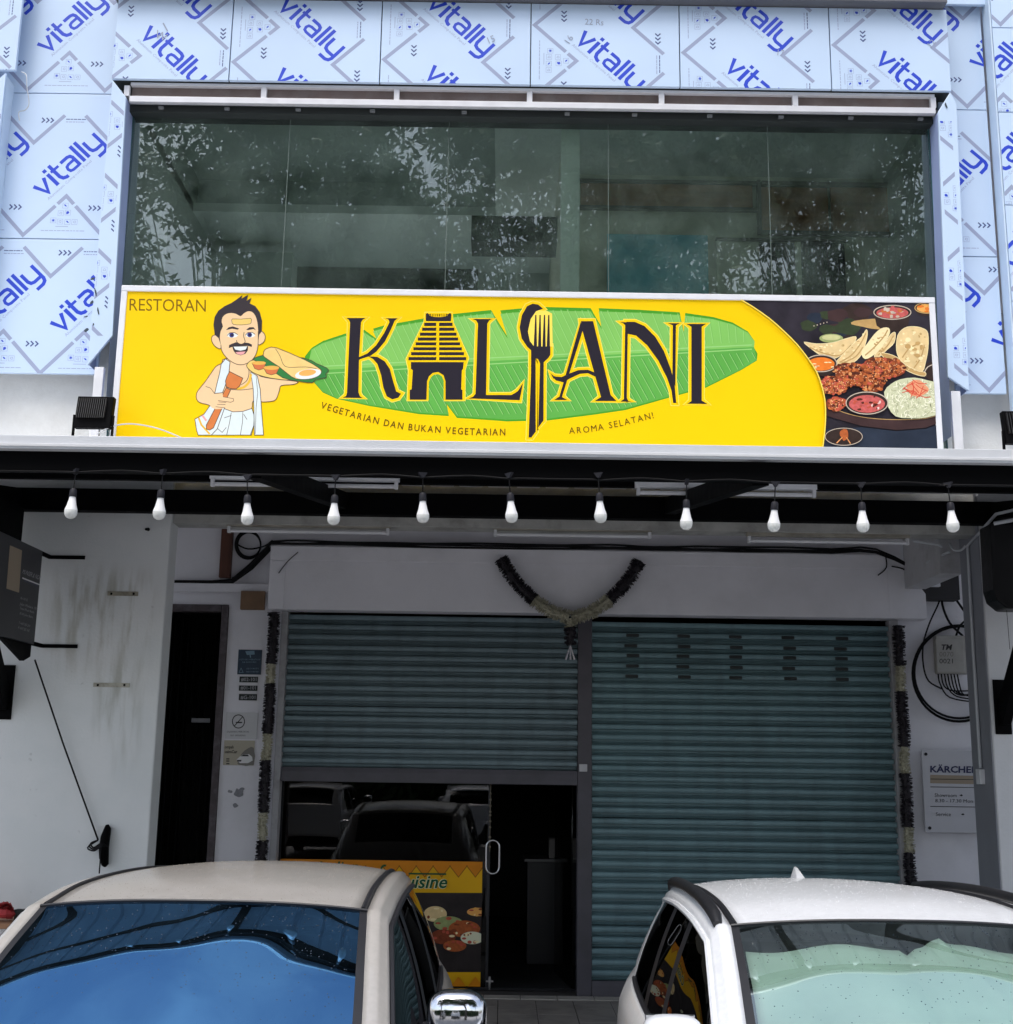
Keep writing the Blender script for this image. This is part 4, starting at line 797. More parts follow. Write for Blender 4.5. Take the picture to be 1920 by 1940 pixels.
# ------------------------------------------------------------------ fluorescent battens
M_bat = mat('batten_white_enamel', (0.74, 0.75, 0.78), 0.4, var=0.06); M_tube = mat('fluorescent_tube_glass', (0.70, 0.71, 0.74), 0.2, var=0.0); M_batd = mat('dirty_batten_enamel', (0.34, 0.32, 0.27), 0.7, var=0.35, vs=14, grime=0.5, gcol=(0.10, 0.08, 0.05), gs=9, stretch=(0.5, 1, 1))
def batten(pxa, pya, pxb, pyb, Y, label, dirty, group):
    (xa, za), (xb, zb) = fp(pxa, pya, Y), fp(pxb, pyb, Y); z = (za + zb) / 2
    r = empty('fluorescent_light', ((xa + xb) / 2, Y, z), label, 'light', group); mm = M_batd if dirty else M_bat
    MB().prism([(xa, Y - 0.02, z), (xa, Y + 0.035, z), (xa, Y + 0.045, z + 0.06), (xa, Y - 0.012, z + 0.06)], (xb - xa, 0, 0)).build('housing', mm, r, bevel=0.004)
    MB().tube([(xa + 0.045, Y - 0.002, z - 0.035), (xb - 0.045, Y - 0.002, z - 0.035)], 0.014, 12).build('tube', M_tube, r, smooth=True)
    for s_, x in ((1, xa + 0.02), (-1, xb - 0.02)):
        bx('lamp_holder', M_alu, r, x - 0.012, x + 0.012, Y - 0.018, Y + 0.018, z - 0.052, z - 0.001, bevel=0.003)
        MB().tube([(x + s_ * 0.013, Y - 0.002, z - 0.035), (x + s_ * 0.04, Y - 0.002, z - 0.035)], 0.0148, 10).build('tube_cap', LF, r)
    return r
batten(398, 906, 757, 914, 8.0, 'clean white fluorescent tube under the left half of the awning roof', False, 'tubes under the awning')
batten(1204, 922, 1548, 930, 8.0, 'clean white fluorescent tube under the right half of the awning roof', False, 'tubes under the awning')
batten(430, 996, 740, 1002, 9.3, 'dirty fluorescent tube at the left end of the walkway beam', True, 'tubes along the walkway beam')
batten(934, 1002, 1236, 1010, 9.3, 'dirty fluorescent tube in the middle of the walkway beam', True, 'tubes along the walkway beam')
batten(1415, 1013, 1724, 1023, 9.3, 'dirty fluorescent tube at the right end of the walkway beam', True, 'tubes along the walkway beam')

# ------------------------------------------------------------------ roller shutters
YSH = 10.66
PITCHZ = 0.087
def slat_mesh(w, holes=None):
    # curved lath with an interlocking roll at its lower edge; section in (y, z)
    prof = [(0.040, 0.0), (0.038, 0.008), (0.012, 0.011), (0.006, 0.015), (0.012, 0.019), (0.038, 0.022), (0.040, 0.037), (0.012, 0.040), (-0.010, 0.0415), (-0.014, 0.047), (-0.0155, 0.061), (-0.014, 0.075), (-0.006, 0.082), (0.040, 0.0868)]
    m = MB(); n = len(prof)
    m.add([(-w / 2, y, z) for y, z in prof] + [(w / 2, y, z) for y, z in prof], [(i, n + i, n + i + 1, i + 1) for i in range(n - 1)])
    return m
def shutter(x0, x1, ztop, zbot, label, slotcols, M_shut=M_shut):
    r = empty('roller_shutter', ((x0 + x1) / 2, YSH, zbot), label, 'shutter'); w = x1 - x0
    s0 = slat_mesh(w).build('slat', M_shut, None, smooth=True, ang=50); s0.parent = r; first = True
    ks = int((ztop + 0.03 - zbot - 0.115) / PITCHZ); z = zbot + 0.115 + (ks - 1) * PITCHZ; n = 0
    while z > zbot + 0.09:
        o = s0 if first else copy_obj(s0, r)
        first = False; o.location = (random.uniform(-0.002, 0.002), random.uniform(-0.005, 0.005), z - zbot + random.uniform(-0.002, 0.002)); o.rotation_euler = (random.uniform(-0.06, 0.06), random.uniform(-0.0014, 0.0014), random.uniform(-0.002, 0.002))
        if slotcols and 1 <= n <= 5:
            for c in slotcols:
                x = c + random.uniform(-0.01, 0.01) - (x0 + x1) / 2; m = MB()
                m.prism([(x - 0.055, -0.0185, 0.048), (x - 0.05, -0.0185, 0.042), (x + 0.05, -0.0185, 0.042), (x + 0.055, -0.0185, 0.048), (x + 0.055, -0.0185, 0.066), (x + 0.05, -0.0185, 0.071), (x - 0.05, -0.0185, 0.071), (x - 0.055, -0.0185, 0.066)], (0, 0.004, 0))
                q = m.build('vent_slot', M_darkgap); q.parent = r; q.location = o.location
        n += 1; z -= PITCHZ
    b = MB().prism([(-w / 2, -0.03, 0), (-w / 2, 0.03, 0), (-w / 2, 0.03, 0.10), (-w / 2, -0.012, 0.12), (-w / 2, -0.022, 0.08)], (w, 0, 0)).build('bottom_bar', M_shutd, None, bevel=0.003); b.parent = r; b.location = (0, 0, zbot - zbot)
    return r
shutter(-1.875, 0.632, 3.40, 1.965, 'half-raised teal roller shutter above the glass door', None, mat('grey_teal_shutter_paint', (0.155, 0.22, 0.245), 0.45, var=0.14, vs=3.5, spec=0.5, grime=0.5, gcol=(0.065, 0.08, 0.09), gs=3.2, stretch=(2.2, 1, 0.5)))
sc_ = [fp(x, 1210, YSH)[0] for x in (1197, 1294, 1394, 1494, 1593)]
shutter(0.758, 3.325, 3.40, 0.283, 'fully closed teal roller shutter with vent slots on the right', sc_)
# loose slat highlight patches of newer lath are left to the paint; guide rails
for x0, x1, lb in ((-1.93, -1.876, 'pale guide rail at the left edge of the half-raised shutter'), (3.327, 3.40, 'pale guide rail at the right edge of the closed shutter')):
    tag(bx('guide_rail', M_guide, None, x0, x1, 10.60, 10.72, 0.283, 3.40, bevel=0.003), lb, 'guide rail')
tag(bx('lock_plate', mat('white_sticker', (0.5, 0.5, 0.52), 0.5), None, *[fp(1098, 1452, 10.63)[0], fp(1113, 1452, 10.63)[0]], 10.63, 10.639, fp(1100, 1462, 10.63)[1], fp(1100, 1448, 10.63)[1], bevel=0.001), 'small white label stuck on the post between the shutters', 'sticker')

# ------------------------------------------------------------------ glass shopfront behind the half-raised shutter
YG = 10.86
GD = empty('glass_shopfront', (-0.6, YG, 0.28), 'dark glass shopfront and door with yellow food poster under the half-raised shutter', 'shopfront')
G_dn = glass('shopfront_glass', (0.5, 0.48, 0.47), refl=0.0, ior=1.42)
xd = fp(925, 1700, YG)[0]
MB().box(-1.92, xd - 0.012, YG, YG + 0.01, 0.30, 2.6).build('fixed_pane', G_dn, GD)
MB().prism([(0.60, YG + 0.02, 0.30), (0.61, YG + 0.02, 0.30), (0.50, YG + 0.85, 0.30), (0.49, YG + 0.85, 0.30)], (0, 0, 2.3)).build('door_pane', G_dn, GD)
stl = mat('dark_door_steel', (0.03, 0.03, 0.034), 0.35, metal=0.5, var=0.1); chrome = mat('brushed_steel', (0.55, 0.55, 0.57), 0.25, metal=1.0, var=0.0)
MB().box(xd - 0.011, xd + 0.011, YG - 0.004, YG + 0.016, 0.30, 2.6).box(-1.92, 0.63, YG - 0.006, YG + 0.018, 0.284, 0.299).build('meeting_stile', stl, GD)
MB().box(-1.93, -1.88, YG - 0.02, YG + 0.06, 0.284, 2.7).build('door_frame', stl, GD)
def loop_handle(px0, px1, py0, py1):
    x0, z1 = fp(px0, py0, YG - 0.05); x1, z0 = fp(px1, py1, YG - 0.05); r_ = (x1 - x0) / 2; cx = (x0 + x1) / 2; p = []
    for k in range(9): a = pi * k / 8; p.append((cx + r_ * cos(a), YG - 0.05, z1 - r_ + r_ * sin(a)))
    for k in range(9): a = pi + pi * k / 8; p.append((cx + r_ * cos(a), YG - 0.05, z0 + r_ + r_ * sin(a)))
    m = MB().tube(p, 0.009, 10, closed=True)
    for z in (z0 + 0.07, z1 - 0.07): m.tube([(x0, YG - 0.05, z), (x0, YG, z)], 0.008, 8)
    m.build('pull_handle', chrome, GD, smooth=True)
loop_handle(922, 946, 1592, 1656)
x, z = fp(928, 1862, YG)
MB().box(x - 0.008, x + 0.008, YG - 0.012, YG - 0.005, z - 0.06, z + 0.05).box(x - 0.03, x + 0.03, YG - 0.013, YG - 0.006, z + 0.005, z + 0.02).build('floor_bolt', chrome, GD)
# string of brass bells hanging on the stile
m = MB(); xx = fp(930, 1500, YG)[0]; z = 1.96
while z > 1.42: m.lathe([(0.0, 0.012), (0.010, 0.006), (0.012, -0.004), (0.0, -0.010)], (xx, YG - 0.03, z), 8); z -= random.choice([0.03, 0.05, 0.08])
m.tube([(xx, YG - 0.03, 2.0), (xx, YG - 0.03, 1.40)], 0.003, 5)
tag(m.build('bell_string', mat('tarnished_brass', (0.18, 0.15, 0.11), 0.4, metal=0.7, var=0.2), base=(xx, YG - 0.03, 1.4), smooth=True), 'string of small bells hanging in front of the glass door edge', 'bells')
# poster on the glass
PO = empty('door_poster', (-0.9, YG - 0.004, 0.3), 'yellow cuisine poster with food photo on the glass shopfront', 'poster')
YP = YG - 0.003
def mpp(x, y): a, b = fp(x, y, YP); return (a, YP, b)
px0 = fp(528, 1622, YP)[0]; pxr = fp(914, 1660, YP)[0]; zt = fp(914, 1633, YP)[1]
bx('poster_sheet', sgm('poster_yellow', sr(226, 172, 20), 0.08, 4), PO, px0, pxr, YP, YP + 0.002, 0.31, zt, bevel=0)
PP = Print(mpp, step=0.00015, wclip=(px0, pxr, 0.31, zt)); PP.k = 1
P_or = sgm('poster_orange', sr(214, 132, 22), 0.1, 6); P_dk = sgm('poster_dark', sr(46, 40, 40), 0.4, 9); P_gr = sgm('poster_green', sr(20, 84, 50)); P_pale = sgm('poster_pale', sr(226, 226, 180))
for i in range(16):
    x = 500 + i * 32; PP.poly([(x, 1620), (x + 36, 1620), (x + 34, 1640), (x + 17, 1662), (x, 1640)], P_or, k=2 + i % 2); PP.stroke([(x, 1640), (x + 17, 1662), (x + 34, 1640)], 1.6, sgm('poster_line', sr(150, 92, 20)), k=5)
PP.k = 6
PP.poly([(500, 1690), (916, 1692), (916, 1842), (500, 1842)], P_dk); PP.k = 8
rnd = random.Random(5)
for (cx, cy_, rx, ry, m_) in ((825, 1732, 22, 15, D_bread), (905, 1728, 20, 8, I_or), (850, 1750, 28, 14, D_lime), (880, 1760, 30, 16, D_ch[0]), (840, 1775, 24, 14, D_ch[2]), (895, 1777, 22, 12, D_rice[0]), (862, 1792, 22, 11, D_ch[0]), (800, 1790, 20, 12, D_soup), (700, 1750, 40, 20, D_rice[1]), (620, 1760, 50, 22, D_ch[0])):
    PP.ell(cx, cy_, rx, ry, m_)
    for i in range(9):
        a = rnd.uniform(0, 6.28); PP.ell(cx + rx * 0.7 * cos(a), cy_ + ry * 0.7 * sin(a), rnd.uniform(2, 6), rnd.uniform(1.5, 3.5), rnd.choice([m_, D_bread3, D_ch[3], D_ch[2]]), n=8)
for i in range(14):
    x = 500 + i * 32; PP.poly([(x, 1892), (x, 1872), (x + 17, 1850), (x + 34, 1872), (x + 34, 1892)], P_or, k=PP.k + 1 + i % 2)
PP.k += 5
for w, m_ in ((0.045, P_pale), (0.016, P_gr)): put_text(PP, 'Cuisine', 742, 1682, 34, m_, width=106, shear=0.25, bold=w, res=3)
PP.stroke([(775, 1655), (846, 1656)], 3, P_gr); put_text(PP, 'Indian', 600, 1650, 26, P_gr, width=80, shear=0.25, bold=0.01); put_text(PP, 'f', 712, 1668, 44, P_gr, shear=0.25)
for o in PP.build({}, PO): o['kind'] = 'stuff'
# restaurant interior
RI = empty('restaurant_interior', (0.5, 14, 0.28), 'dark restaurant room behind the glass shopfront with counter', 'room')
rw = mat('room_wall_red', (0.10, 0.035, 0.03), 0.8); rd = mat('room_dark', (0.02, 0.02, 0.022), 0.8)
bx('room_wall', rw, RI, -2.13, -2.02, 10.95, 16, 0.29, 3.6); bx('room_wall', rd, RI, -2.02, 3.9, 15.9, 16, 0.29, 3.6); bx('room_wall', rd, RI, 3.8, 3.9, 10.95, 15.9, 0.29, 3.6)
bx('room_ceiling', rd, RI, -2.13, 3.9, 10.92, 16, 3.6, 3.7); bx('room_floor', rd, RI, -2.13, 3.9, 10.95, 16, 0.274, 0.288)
bx('counter', mat('counter_dark_laminate', (0.025, 0.025, 0.028), 0.5), RI, 0.25, 1.2, 12.2, 12.8, 0.29, 1.22); bx('counter_top', mat('counter_top', (0.12, 0.12, 0.12), 0.3), RI, 0.22, 1.2, 12.15, 12.85, 1.221, 1.25)
tag(bx('paper_box', mat('white_card', (0.3, 0.28, 0.27), 0.7), None, 0.46, 0.74, 12.25, 12.5, 1.252, 1.43), 'white paper box on the counter behind the open glass door', 'box')
tag(bx('table', mat('table_top_wood', (0.10, 0.05, 0.03), 0.4), None, -1.6, -0.6, 12, 12.8, 0.98, 1.03), 'brown dining table inside the dark restaurant room', 'table')

# ------------------------------------------------------------------ things on the walls
def fx(px, py, X):
    """survey point on the vertical plane X -> (Y, Z)"""
    u = (px - PCX) / FPX; v = -(py - PCY) / FPX; c, s = cos(ROLL), sin(ROLL); r = u * c - v * s; up = u * s + v * c
    t = X / r; return (cos(PITCH) - up * sin(PITCH)) * t, CAMH + (sin(PITCH) + up * cos(PITCH)) * t
V3 = lambda px, py, Y: (fp(px, py, Y)[0], Y, fp(px, py, Y)[1])
def rect(px0, py0, px1, py1, Y):
    cx, cy_ = (px0 + px1) / 2, (py0 + py1) / 2
    return fp(px0, cy_, Y)[0], fp(px1, cy_, Y)[0], fp(cx, py1, Y)[1], fp(cx, py0, Y)[1]
def plate(name, m, px0, py0, px1, py1, Y, t=0.006, parent=None, label=None, cat=None, group=None, bevel=0.001):
    x0, x1, z0, z1 = rect(px0, py0, px1, py1, Y); o = bx(name, m, parent, x0, x1, Y - t, Y, z0, z1, bevel=bevel)
    if parent is None: tag(o, label, cat, group)
    return o
# projecting sign of the neighbour
XS = -3.42
PS = empty('projecting_sign', (XS, 8.75, 2.9), 'dark projecting sign with tan panel and pale lettering on the left pier', 'sign')
yb, zb1 = fx(81, 1046, XS); ya, za1 = fx(6, 1012, XS); zt_, zb_ = (zb1 + za1) / 2, fx(70, 1222, XS)[1]
m_ps = mat('sign_charcoal_face', (0.022, 0.022, 0.028), 0.4, var=0.15)
bx('sign_box', m_ps, PS, XS - 0.07, XS, ya - 0.15, yb, zb_, zt_ + 0.01)
for zz in (zt_ + 0.002, zb_ + 0.01):
    MB().box(XS - 0.04, XS + 0.235, 9.188, 9.199, zz - 0.014, zz + 0.014).box(XS - 0.04, XS - 0.02, yb, 9.187, zz - 0.014, zz + 0.014).build('bracket', M_black, PS, bevel=0.001)
MB().prism([(XS - 0.05, yb - 0.55, zb_ - 0.002), (XS - 0.05, yb, zb_ - 0.002), (XS - 0.05, yb, zb_ - 0.09), (XS - 0.05, yb - 0.12, zb_ - 0.13)], (0.03, 0, 0)).build('gusset', M_black, PS)
def mps(px, py): y, z = fx(px, py, XS + 0.0005); return (XS + 0.0005, y, z)
R = Print(mps, (1, 0, 0), 0.0003); M_tan = mat('tan_print', (0.36, 0.29, 0.21), 0.6, var=0.05); M_pale = mat('pale_lettering', (0.42, 0.42, 0.44), 0.6, var=0)
R.poly([(18.5, 1033), (41.5, 1043), (36, 1123), (12, 1115)], M_tan); R.poly([(42, 1093.5), (76, 1107), (76, 1109.5), (42, 1096.5)], M_white); an = radians(21)
put_text(R, 'MUNSER & NOR', 41, 1086, 12, M_pale, ang=an, width=37, shear=0.1); put_text(R, 'ADVOCATES', 45, 1101, 3.5, M_filmnavy, ang=an, width=27)
for t, x, y, w in (('No 101-02', 38, 1135, 14), ('Jalan Mutiara 17/5', 37, 1146, 35), ('Taman Mount Austin', 36.5, 1154, 28), ('81100 Johor Bahru', 36, 1164, 26), ('T +607 355 291', 34, 1182, 22), ('F +607 355 105', 33, 1191, 22)): put_text(R, t, x, y, 7, M_pale, ang=radians(17), width=w, res=1)
for o in R.build('lettering', PS): o['kind'] = 'stuff'
# dark cover panel behind the projecting sign
tag(MB().prism([(-3.60, 9.0, 3.95), (-3.60, 9.0, 3.30), (-3.60, 8.1, 3.45), (-3.60, 8.1, 3.95)], (-0.04, 0, 0)).build('blind_roll', M_black, base=(-3.6, 9.0, 3.3)), 'black sheet hanging at the left end of the awning above the projecting sign', 'sheet')
# cord and cleat
m = MB(); m.tube([V3(66, 1250, 9.12), V3(120, 1410, 9.15), V3(186, 1592, 9.17)], 0.007, 6)
tag(m.build('tie_cord', M_cable, base=V3(186, 1592, 9.17), smooth=True), 'black cord running down the left pier from the projecting sign', 'cord')
cl = empty('wall_cleat', V3(197, 1602, 9.17), 'black elongated cleat with wound rope on the left pier', 'cleat')
p = [V3(203, 1563, 9.17), V3(204, 1570, 9.165), V3(200, 1585, 9.15), V3(197, 1605, 9.15), V3(197, 1625, 9.155), V3(199, 1638, 9.165), V3(199, 1642, 9.17)]
MB().tube(p, [0.012, 0.026, 0.034, 0.036, 0.034, 0.026, 0.01], 10).build('cleat_body', M_black, cl, smooth=True)
m = MB()
for k in range(3): m.tube(smooth_loop([V3(186, 1592, 9.16), V3(172 - 3 * k, 1598 + 4 * k, 9.15), V3(178, 1606 + 3 * k, 9.14), V3(192, 1598 + 3 * k, 9.11), V3(205, 1604, 9.14)], 4, False), 0.006, 5)
m.tube([V3(192, 1600, 9.11), V3(190, 1630, 9.12), V3(188, 1655, 9.14)], 0.005, 5); m.build('rope', M_cable, cl, smooth=True)
for a, b, c, d, lb in ((204, 1121, 262, 1129, 'upper rusty mounting strip on the stained left pier'), (177, 1294, 246, 1302, 'lower pale mounting strip on the stained left pier')):
    o = plate('mounting_strip', mat('rusty_strip_' + str(a), (0.30, 0.28, 0.22) if a > 200 else (0.42, 0.41, 0.35), 0.8, var=0.3, vs=20, grime=0.6, gcol=(0.10, 0.08, 0.05), gs=16), a, b, c, d, 9.199, 0.006, None, lb, 'bracket', 'old mounting strips on the left pier')
    for q in (0.12, 0.85):
        x = a + (c - a) * q; MB().lathe([(0.0, 0.004), (0.007, 0.003), (0.009, 0)], (0, 0, 0), 8).build('screw', M_black, o); s_ = o.children[-1]; s_.rotation_euler = (pi / 2, 0, 0); s_.location = V3(x, (b + d) / 2, 9.193)
x, y, z = V3(281, 1003, 9.199); tag(MB().tube([(x, 9.199, z), (x, 9.14, z - 0.01)], [0.014, 0.010], 8).build('wall_plug', M_black, base=(x, 9.2, z)), 'small black plug sticking out high on the left pier', 'plug')
# shelf with red offering at far left
AL = empty('wall_shelf', V3(10, 1760, 8.9), 'white shelf with brown top at the left edge beside the car', 'shelf')
x0, x1, z0, z1 = rect(-160, 1742, 46, 1752, 8.9); bx('shelf_top', wood, AL, x0, x1, 8.7, 9.19, z0, z1); bx('shelf_body', M_alu, AL, x0, x1 - 0.05, 8.74, 9.19, z0 - 0.6, z0 - 0.002)
m = MB(); cx, _, cz = V3(8, 1728, 8.85)
for i in range(90):
    a, e = random.uniform(0, 2 * pi), random.uniform(-0.3, 1.4); d = Vector((cos(a) * cos(e), sin(a) * cos(e) * 0.6, sin(e))); c0 = Vector((cx, 8.85, cz - 0.01)) + d * 0.055; u = d.orthogonal() * 0.025; w = d.cross(u)
    m.add([c0 - u, c0 + w + d * 0.02, c0 + u, c0 - w + d * 0.012], [(0, 1, 2, 3)])
m.lathe([(0, -0.03), (0.07, -0.02), (0.08, 0.0), (0.05, 0.03), (0, 0.04)], (cx, 8.85, cz - 0.01), 12)
tag(m.build('flower_bundle', mat('red_petals', (0.40, 0.035, 0.04), 0.7, var=0.3, vs=20), base=(cx, 8.85, z1)), 'red flower bundle on the shelf at the left edge', 'flowers')
tag(plate('card_holder', M_darkgap, 32, 1722, 48, 1742, 8.9, 0.05, None, 'x', 'card'), 'small dark framed card standing on the shelf beside the red flowers', 'card')
# walkway wall, left part
plate('trunking', M_wall, 322, 1106, 512, 1122, 10.66, 0.03, None, 'white cable trunking across the wall above the stair doorway', 'trunking', bevel=0.003)
tag(MB().tube([V3(322, 1102, 10.64), V3(400, 1103, 10.64), V3(440, 1101, 10.64), V3(475, 1074, 10.64), V3(512, 1036, 10.60)], [0.015, 0.017, 0.024, 0.032, 0.03], 8).tube(smooth_loop([V3(440, 1096, 10.62), V3(462, 1086, 10.62), V3(490, 1056, 10.6), V3(514, 1028, 10.55)], 4, False), 0.012, 6).build('cable_bundle', M_cable, base=V3(440, 1101, 10.64), smooth=True), 'thick black cable bundle rising to the top of the shutter hood', 'cables')
o = plate('wood_batten', mat('red_brown_wood', (0.10, 0.035, 0.02), 0.6, var=0.3, vs=4, stretch=(6, 1, 0.6)), 420, 1004, 441, 1096, 10.695, 0.06, None, 'red-brown wooden batten on the wall below the left tube', 'batten', bevel=0.004)
m = MB()
for k in range(3): m.tube(smooth_loop([V3(470 + (24 - k) * cos(a) + k, 1032 + (27 - 2 * k) * sin(a), 10.66 - 0.008 * k) for a in [2 * pi * i / 16 for i in range(16)]], 2), 0.008, 6, closed=True)
m.tube(smooth_loop([V3(447, 1030, 10.64), V3(470, 1040, 10.64), V3(500, 1035, 10.62), V3(516, 1024, 10.55)], 4, False), 0.007, 6)
tag(m.build('cable_coil', M_cable, base=V3(470, 1055, 10.66), smooth=True), 'small loop of spare cable beside the wooden batten', 'cable coil')
plate('plywood_patch', mat('brown_cardboard', (0.20, 0.12, 0.07), 0.85, var=0.2, vs=9), 458, 1121, 503, 1156, 10.62, 0.05, None, 'brown square wooden box above the left garland', 'box', bevel=0.003)
m = MB()
for k, dz in enumerate((0, 0.014, 0.03)):
    m.tube(smooth_loop([V3(514, 1030 - 2 * k, 10.49)] + [(X, 10.485 - 0.006 * k, 3.965 + dz + random.uniform(-0.006, 0.010)) for X in np.linspace(-1.8, 3.2, 14)] + [V3(1760, 1092, 10.45)], 3, False), 0.009, 6)
tag(m.build('cable_run', M_cable, base=(0.6, 10.49, 3.96), smooth=True), 'black cables lying along the top of the shutter hood', 'cables')
tag(MB().tube(smooth_loop([V3(565, 1046, 10.48), V3(545, 1064, 10.475), V3(528, 1086, 10.485)], 4, False), 0.004, 5).build('wire_end', M_cable, base=V3(540, 1066, 10.48)), 'loose thin black wire on the left end of the shutter hood', 'wire')
# notices on the narrow wall left of the shutter
CC = empty('camera_notice', V3(474, 1255, 10.69), 'dark blue camera warning notice beside the stair doorway', 'notice')
plate('notice_sheet', mat('navy_print', (0.012, 0.035, 0.07), 0.4, var=0.05), 451, 1231, 496, 1278, 10.695, 0.004, CC)
mpl = lambda Y: (lambda px, py: V3(px, py, Y))
R = Print(mpl(10.689), step=0.0004); M_blu = mat('pale_blue_print', (0.20, 0.33, 0.42), 0.5, var=0)
R.poly([(465, 1234), (482, 1233), (483, 1240), (468, 1241)], M_blu); R.stroke([(474, 1240), (475, 1246)], 2, M_blu); put_text(R, 'CCTV IN OPERATION', 453, 1251, 4, M_blu, width=40, res=1); put_text(R, '24 HOURS', 459, 1256, 4, M_blu, width=27, res=1); R.stroke([(453, 1274), (457, 1266), (461, 1274)], 1, M_blu, True); put_text(R, 'SECURITY', 467, 1268, 3.5, M_blu, width=24, res=1); put_text(R, 'RECORDED', 467, 1274, 3.5, M_blu, width=24, res=1)
for o in R.build('lettering', CC): o['kind'] = 'stuff'
for t, a, b, c, d, lb in (('#02-101', 454, 1282, 489, 1293, 'topmost'), ('#01-101', 453, 1299, 488, 1309, 'middle'), ('#G-101', 453, 1315, 487, 1327, 'lowest')):
    r = empty('unit_number_plate', V3((a + c) / 2, (b + d) / 2, 10.69), '%s of three black unit number plates below the camera notice' % lb, 'number plate', 'unit number plates')
    plate('plate', M_darkgap, a, b, c, d, 10.695, 0.005, r); R = Print(mpl(10.689), step=0.0004); put_text(R, t, a + 3, d - 2.5, 9.5, M_pale, width=c - a - 6, bold=0.01); 
    for o in R.build('lettering', r): o['kind'] = 'stuff'
NS = empty('no_smoking_notice', V3(452, 1375, 10.69), 'no smoking notice with round symbol on the narrow white wall', 'notice')
plate('notice_sheet', mat('clear_white_sheet', (0.60, 0.60, 0.61), 0.4, var=0.03), 428, 1350, 488, 1400, 10.697, 0.003, NS)
R = Print(mpl(10.693), step=0.0004); R.stroke([(452 + 11.5 * cos(a), 1367 + 12.5 * sin(a)) for a in [2 * pi * i / 24 for i in range(24)]], 1.8, M_ink, True); R.stroke([(444, 1376), (460, 1358)], 1.6, M_ink); R.stroke([(447, 1369), (459, 1369)], 2.4, M_ink); put_text(R, 'DILARANG MEROKOK', 430, 1388, 4.5, M_ink, width=42, res=1); put_text(R, 'NO SMOKING', 437, 1395, 4.5, M_ink, width=28, res=1)
for o in R.build('lettering', NS): o['kind'] = 'stuff'
LP = empty('car_leaflet', V3(454, 1428, 10.69), 'cream leaflet with white car picture below the no smoking notice', 'leaflet')
plate('leaflet_sheet', mat('cream_paper', (0.46, 0.42, 0.33), 0.7, var=0.06), 424, 1403, 482, 1450, 10.697, 0.003, LP)
R = Print(mpl(10.693), step=0.0004); M_gry = mat('grey_print', (0.2, 0.19, 0.17), 0.6, var=0.1)
R.poly(smooth_loop([(481, 1417), (470, 1418), (458, 1428), (452, 1442), (452, 1449), (481, 1449)], 2), M_gry); R.poly([(448, 1440), (454, 1434), (460, 1430), (472, 1429), (478, 1434), (479, 1441), (470, 1446), (455, 1446)], M_white); R.poly([(456, 1433), (461, 1430), (470, 1430), (472, 1433)], M_ink); R.poly([(449, 1440), (458, 1440), (457, 1443), (450, 1443)], M_ink)
put_text(R, 'ompah', 426, 1418, 8, M_ink, width=17, bold=0.02); put_text(R, 'usimCar', 426, 1427, 8, M_ink, width=24, bold=0.02)
for a in (1438, 1442, 1447): R.stroke([(429, a), (435, a)], 2, M_ink)
for o in R.build('lettering', LP): o['kind'] = 'stuff'
R = Print(mpl(10.6985), step=0.0004); rnd = random.Random(11)
for cx, cy_, r1 in ((452, 1502, 10), (446, 1527, 6), (436, 1500, 4), (458, 1495, 5)):
    R.part('peeled_patch'); R.poly(smooth_loop([(cx + r1 * rnd.uniform(0.6, 1.2) * cos(a), cy_ + r1 * rnd.uniform(0.5, 1.1) * sin(a)) for a in [2 * pi * i / 9 for i in range(9)]], 2), mat('bare_cement', (0.26, 0.26, 0.28), 0.95, var=0.3, vs=30)); R.part(None)
R.build('peeled_patch', B)
# garlands
G_drk = mat('dark_tinsel', (0.012, 0.008, 0.014), 0.6, var=0.3, vs=40); G_lit = mat('cream_tinsel', (0.42, 0.40, 0.30), 0.6, var=0.35, vs=60)
def tinsel(path, r, m, name, parent, dens=1500):
    P = [Vector(p) for p in path]; mb = MB(); L = sum((P[i + 1] - P[i]).length for i in range(len(P) - 1)); n = int(L * dens)
    mb.tube(path, r * 0.62, 10)
    for i in range(n):
        q = random.random() * (len(P) - 1); j = min(int(q), len(P) - 2); t = (P[j + 1] - P[j]).normalized(); c = P[j].lerp(P[j + 1], q - j); u = t.orthogonal().normalized(); w = t.cross(u); a = random.uniform(0, 2 * pi); d = u * cos(a) + w * sin(a)
        s_ = (t * cos(a * 3) + d.cross(t) * sin(a * 3)) * 0.006; e = c + d * r * random.uniform(0.9, 1.15) + t * random.uniform(-0.01, 0.01); b = c + d * r * 0.5
        mb.add([b - s_, b + s_, e + s_ * 0.6, e - s_ * 0.6], [(0, 1, 2, 3)])
    return mb.build(name, m, parent)
VG = empty('door_garland', V3(1084, 1160, 10.44), 'V-shaped black and cream garland on the hood between the shutters', 'garland')
def seg(pts, n=4): return smooth_loop([V3(*p) for p in pts], n, False)
tinsel(seg([(950, 1058, 10.43), (972, 1095, 10.43), (1012, 1137, 10.42)]), 0.06, G_drk, 'dark_section', VG); tinsel(seg([(1012, 1137, 10.42), (1045, 1158, 10.41), (1078, 1170, 10.40)]), 0.06, G_lit, 'cream_section', VG)
tinsel(seg([(1212, 1063, 10.43), (1190, 1100, 10.43), (1155, 1137, 10.42)]), 0.06, G_drk, 'dark_section', VG); tinsel(seg([(1155, 1137, 10.42), (1120, 1160, 10.41), (1084, 1171, 10.40)]), 0.06, G_lit, 'cream_section', VG)
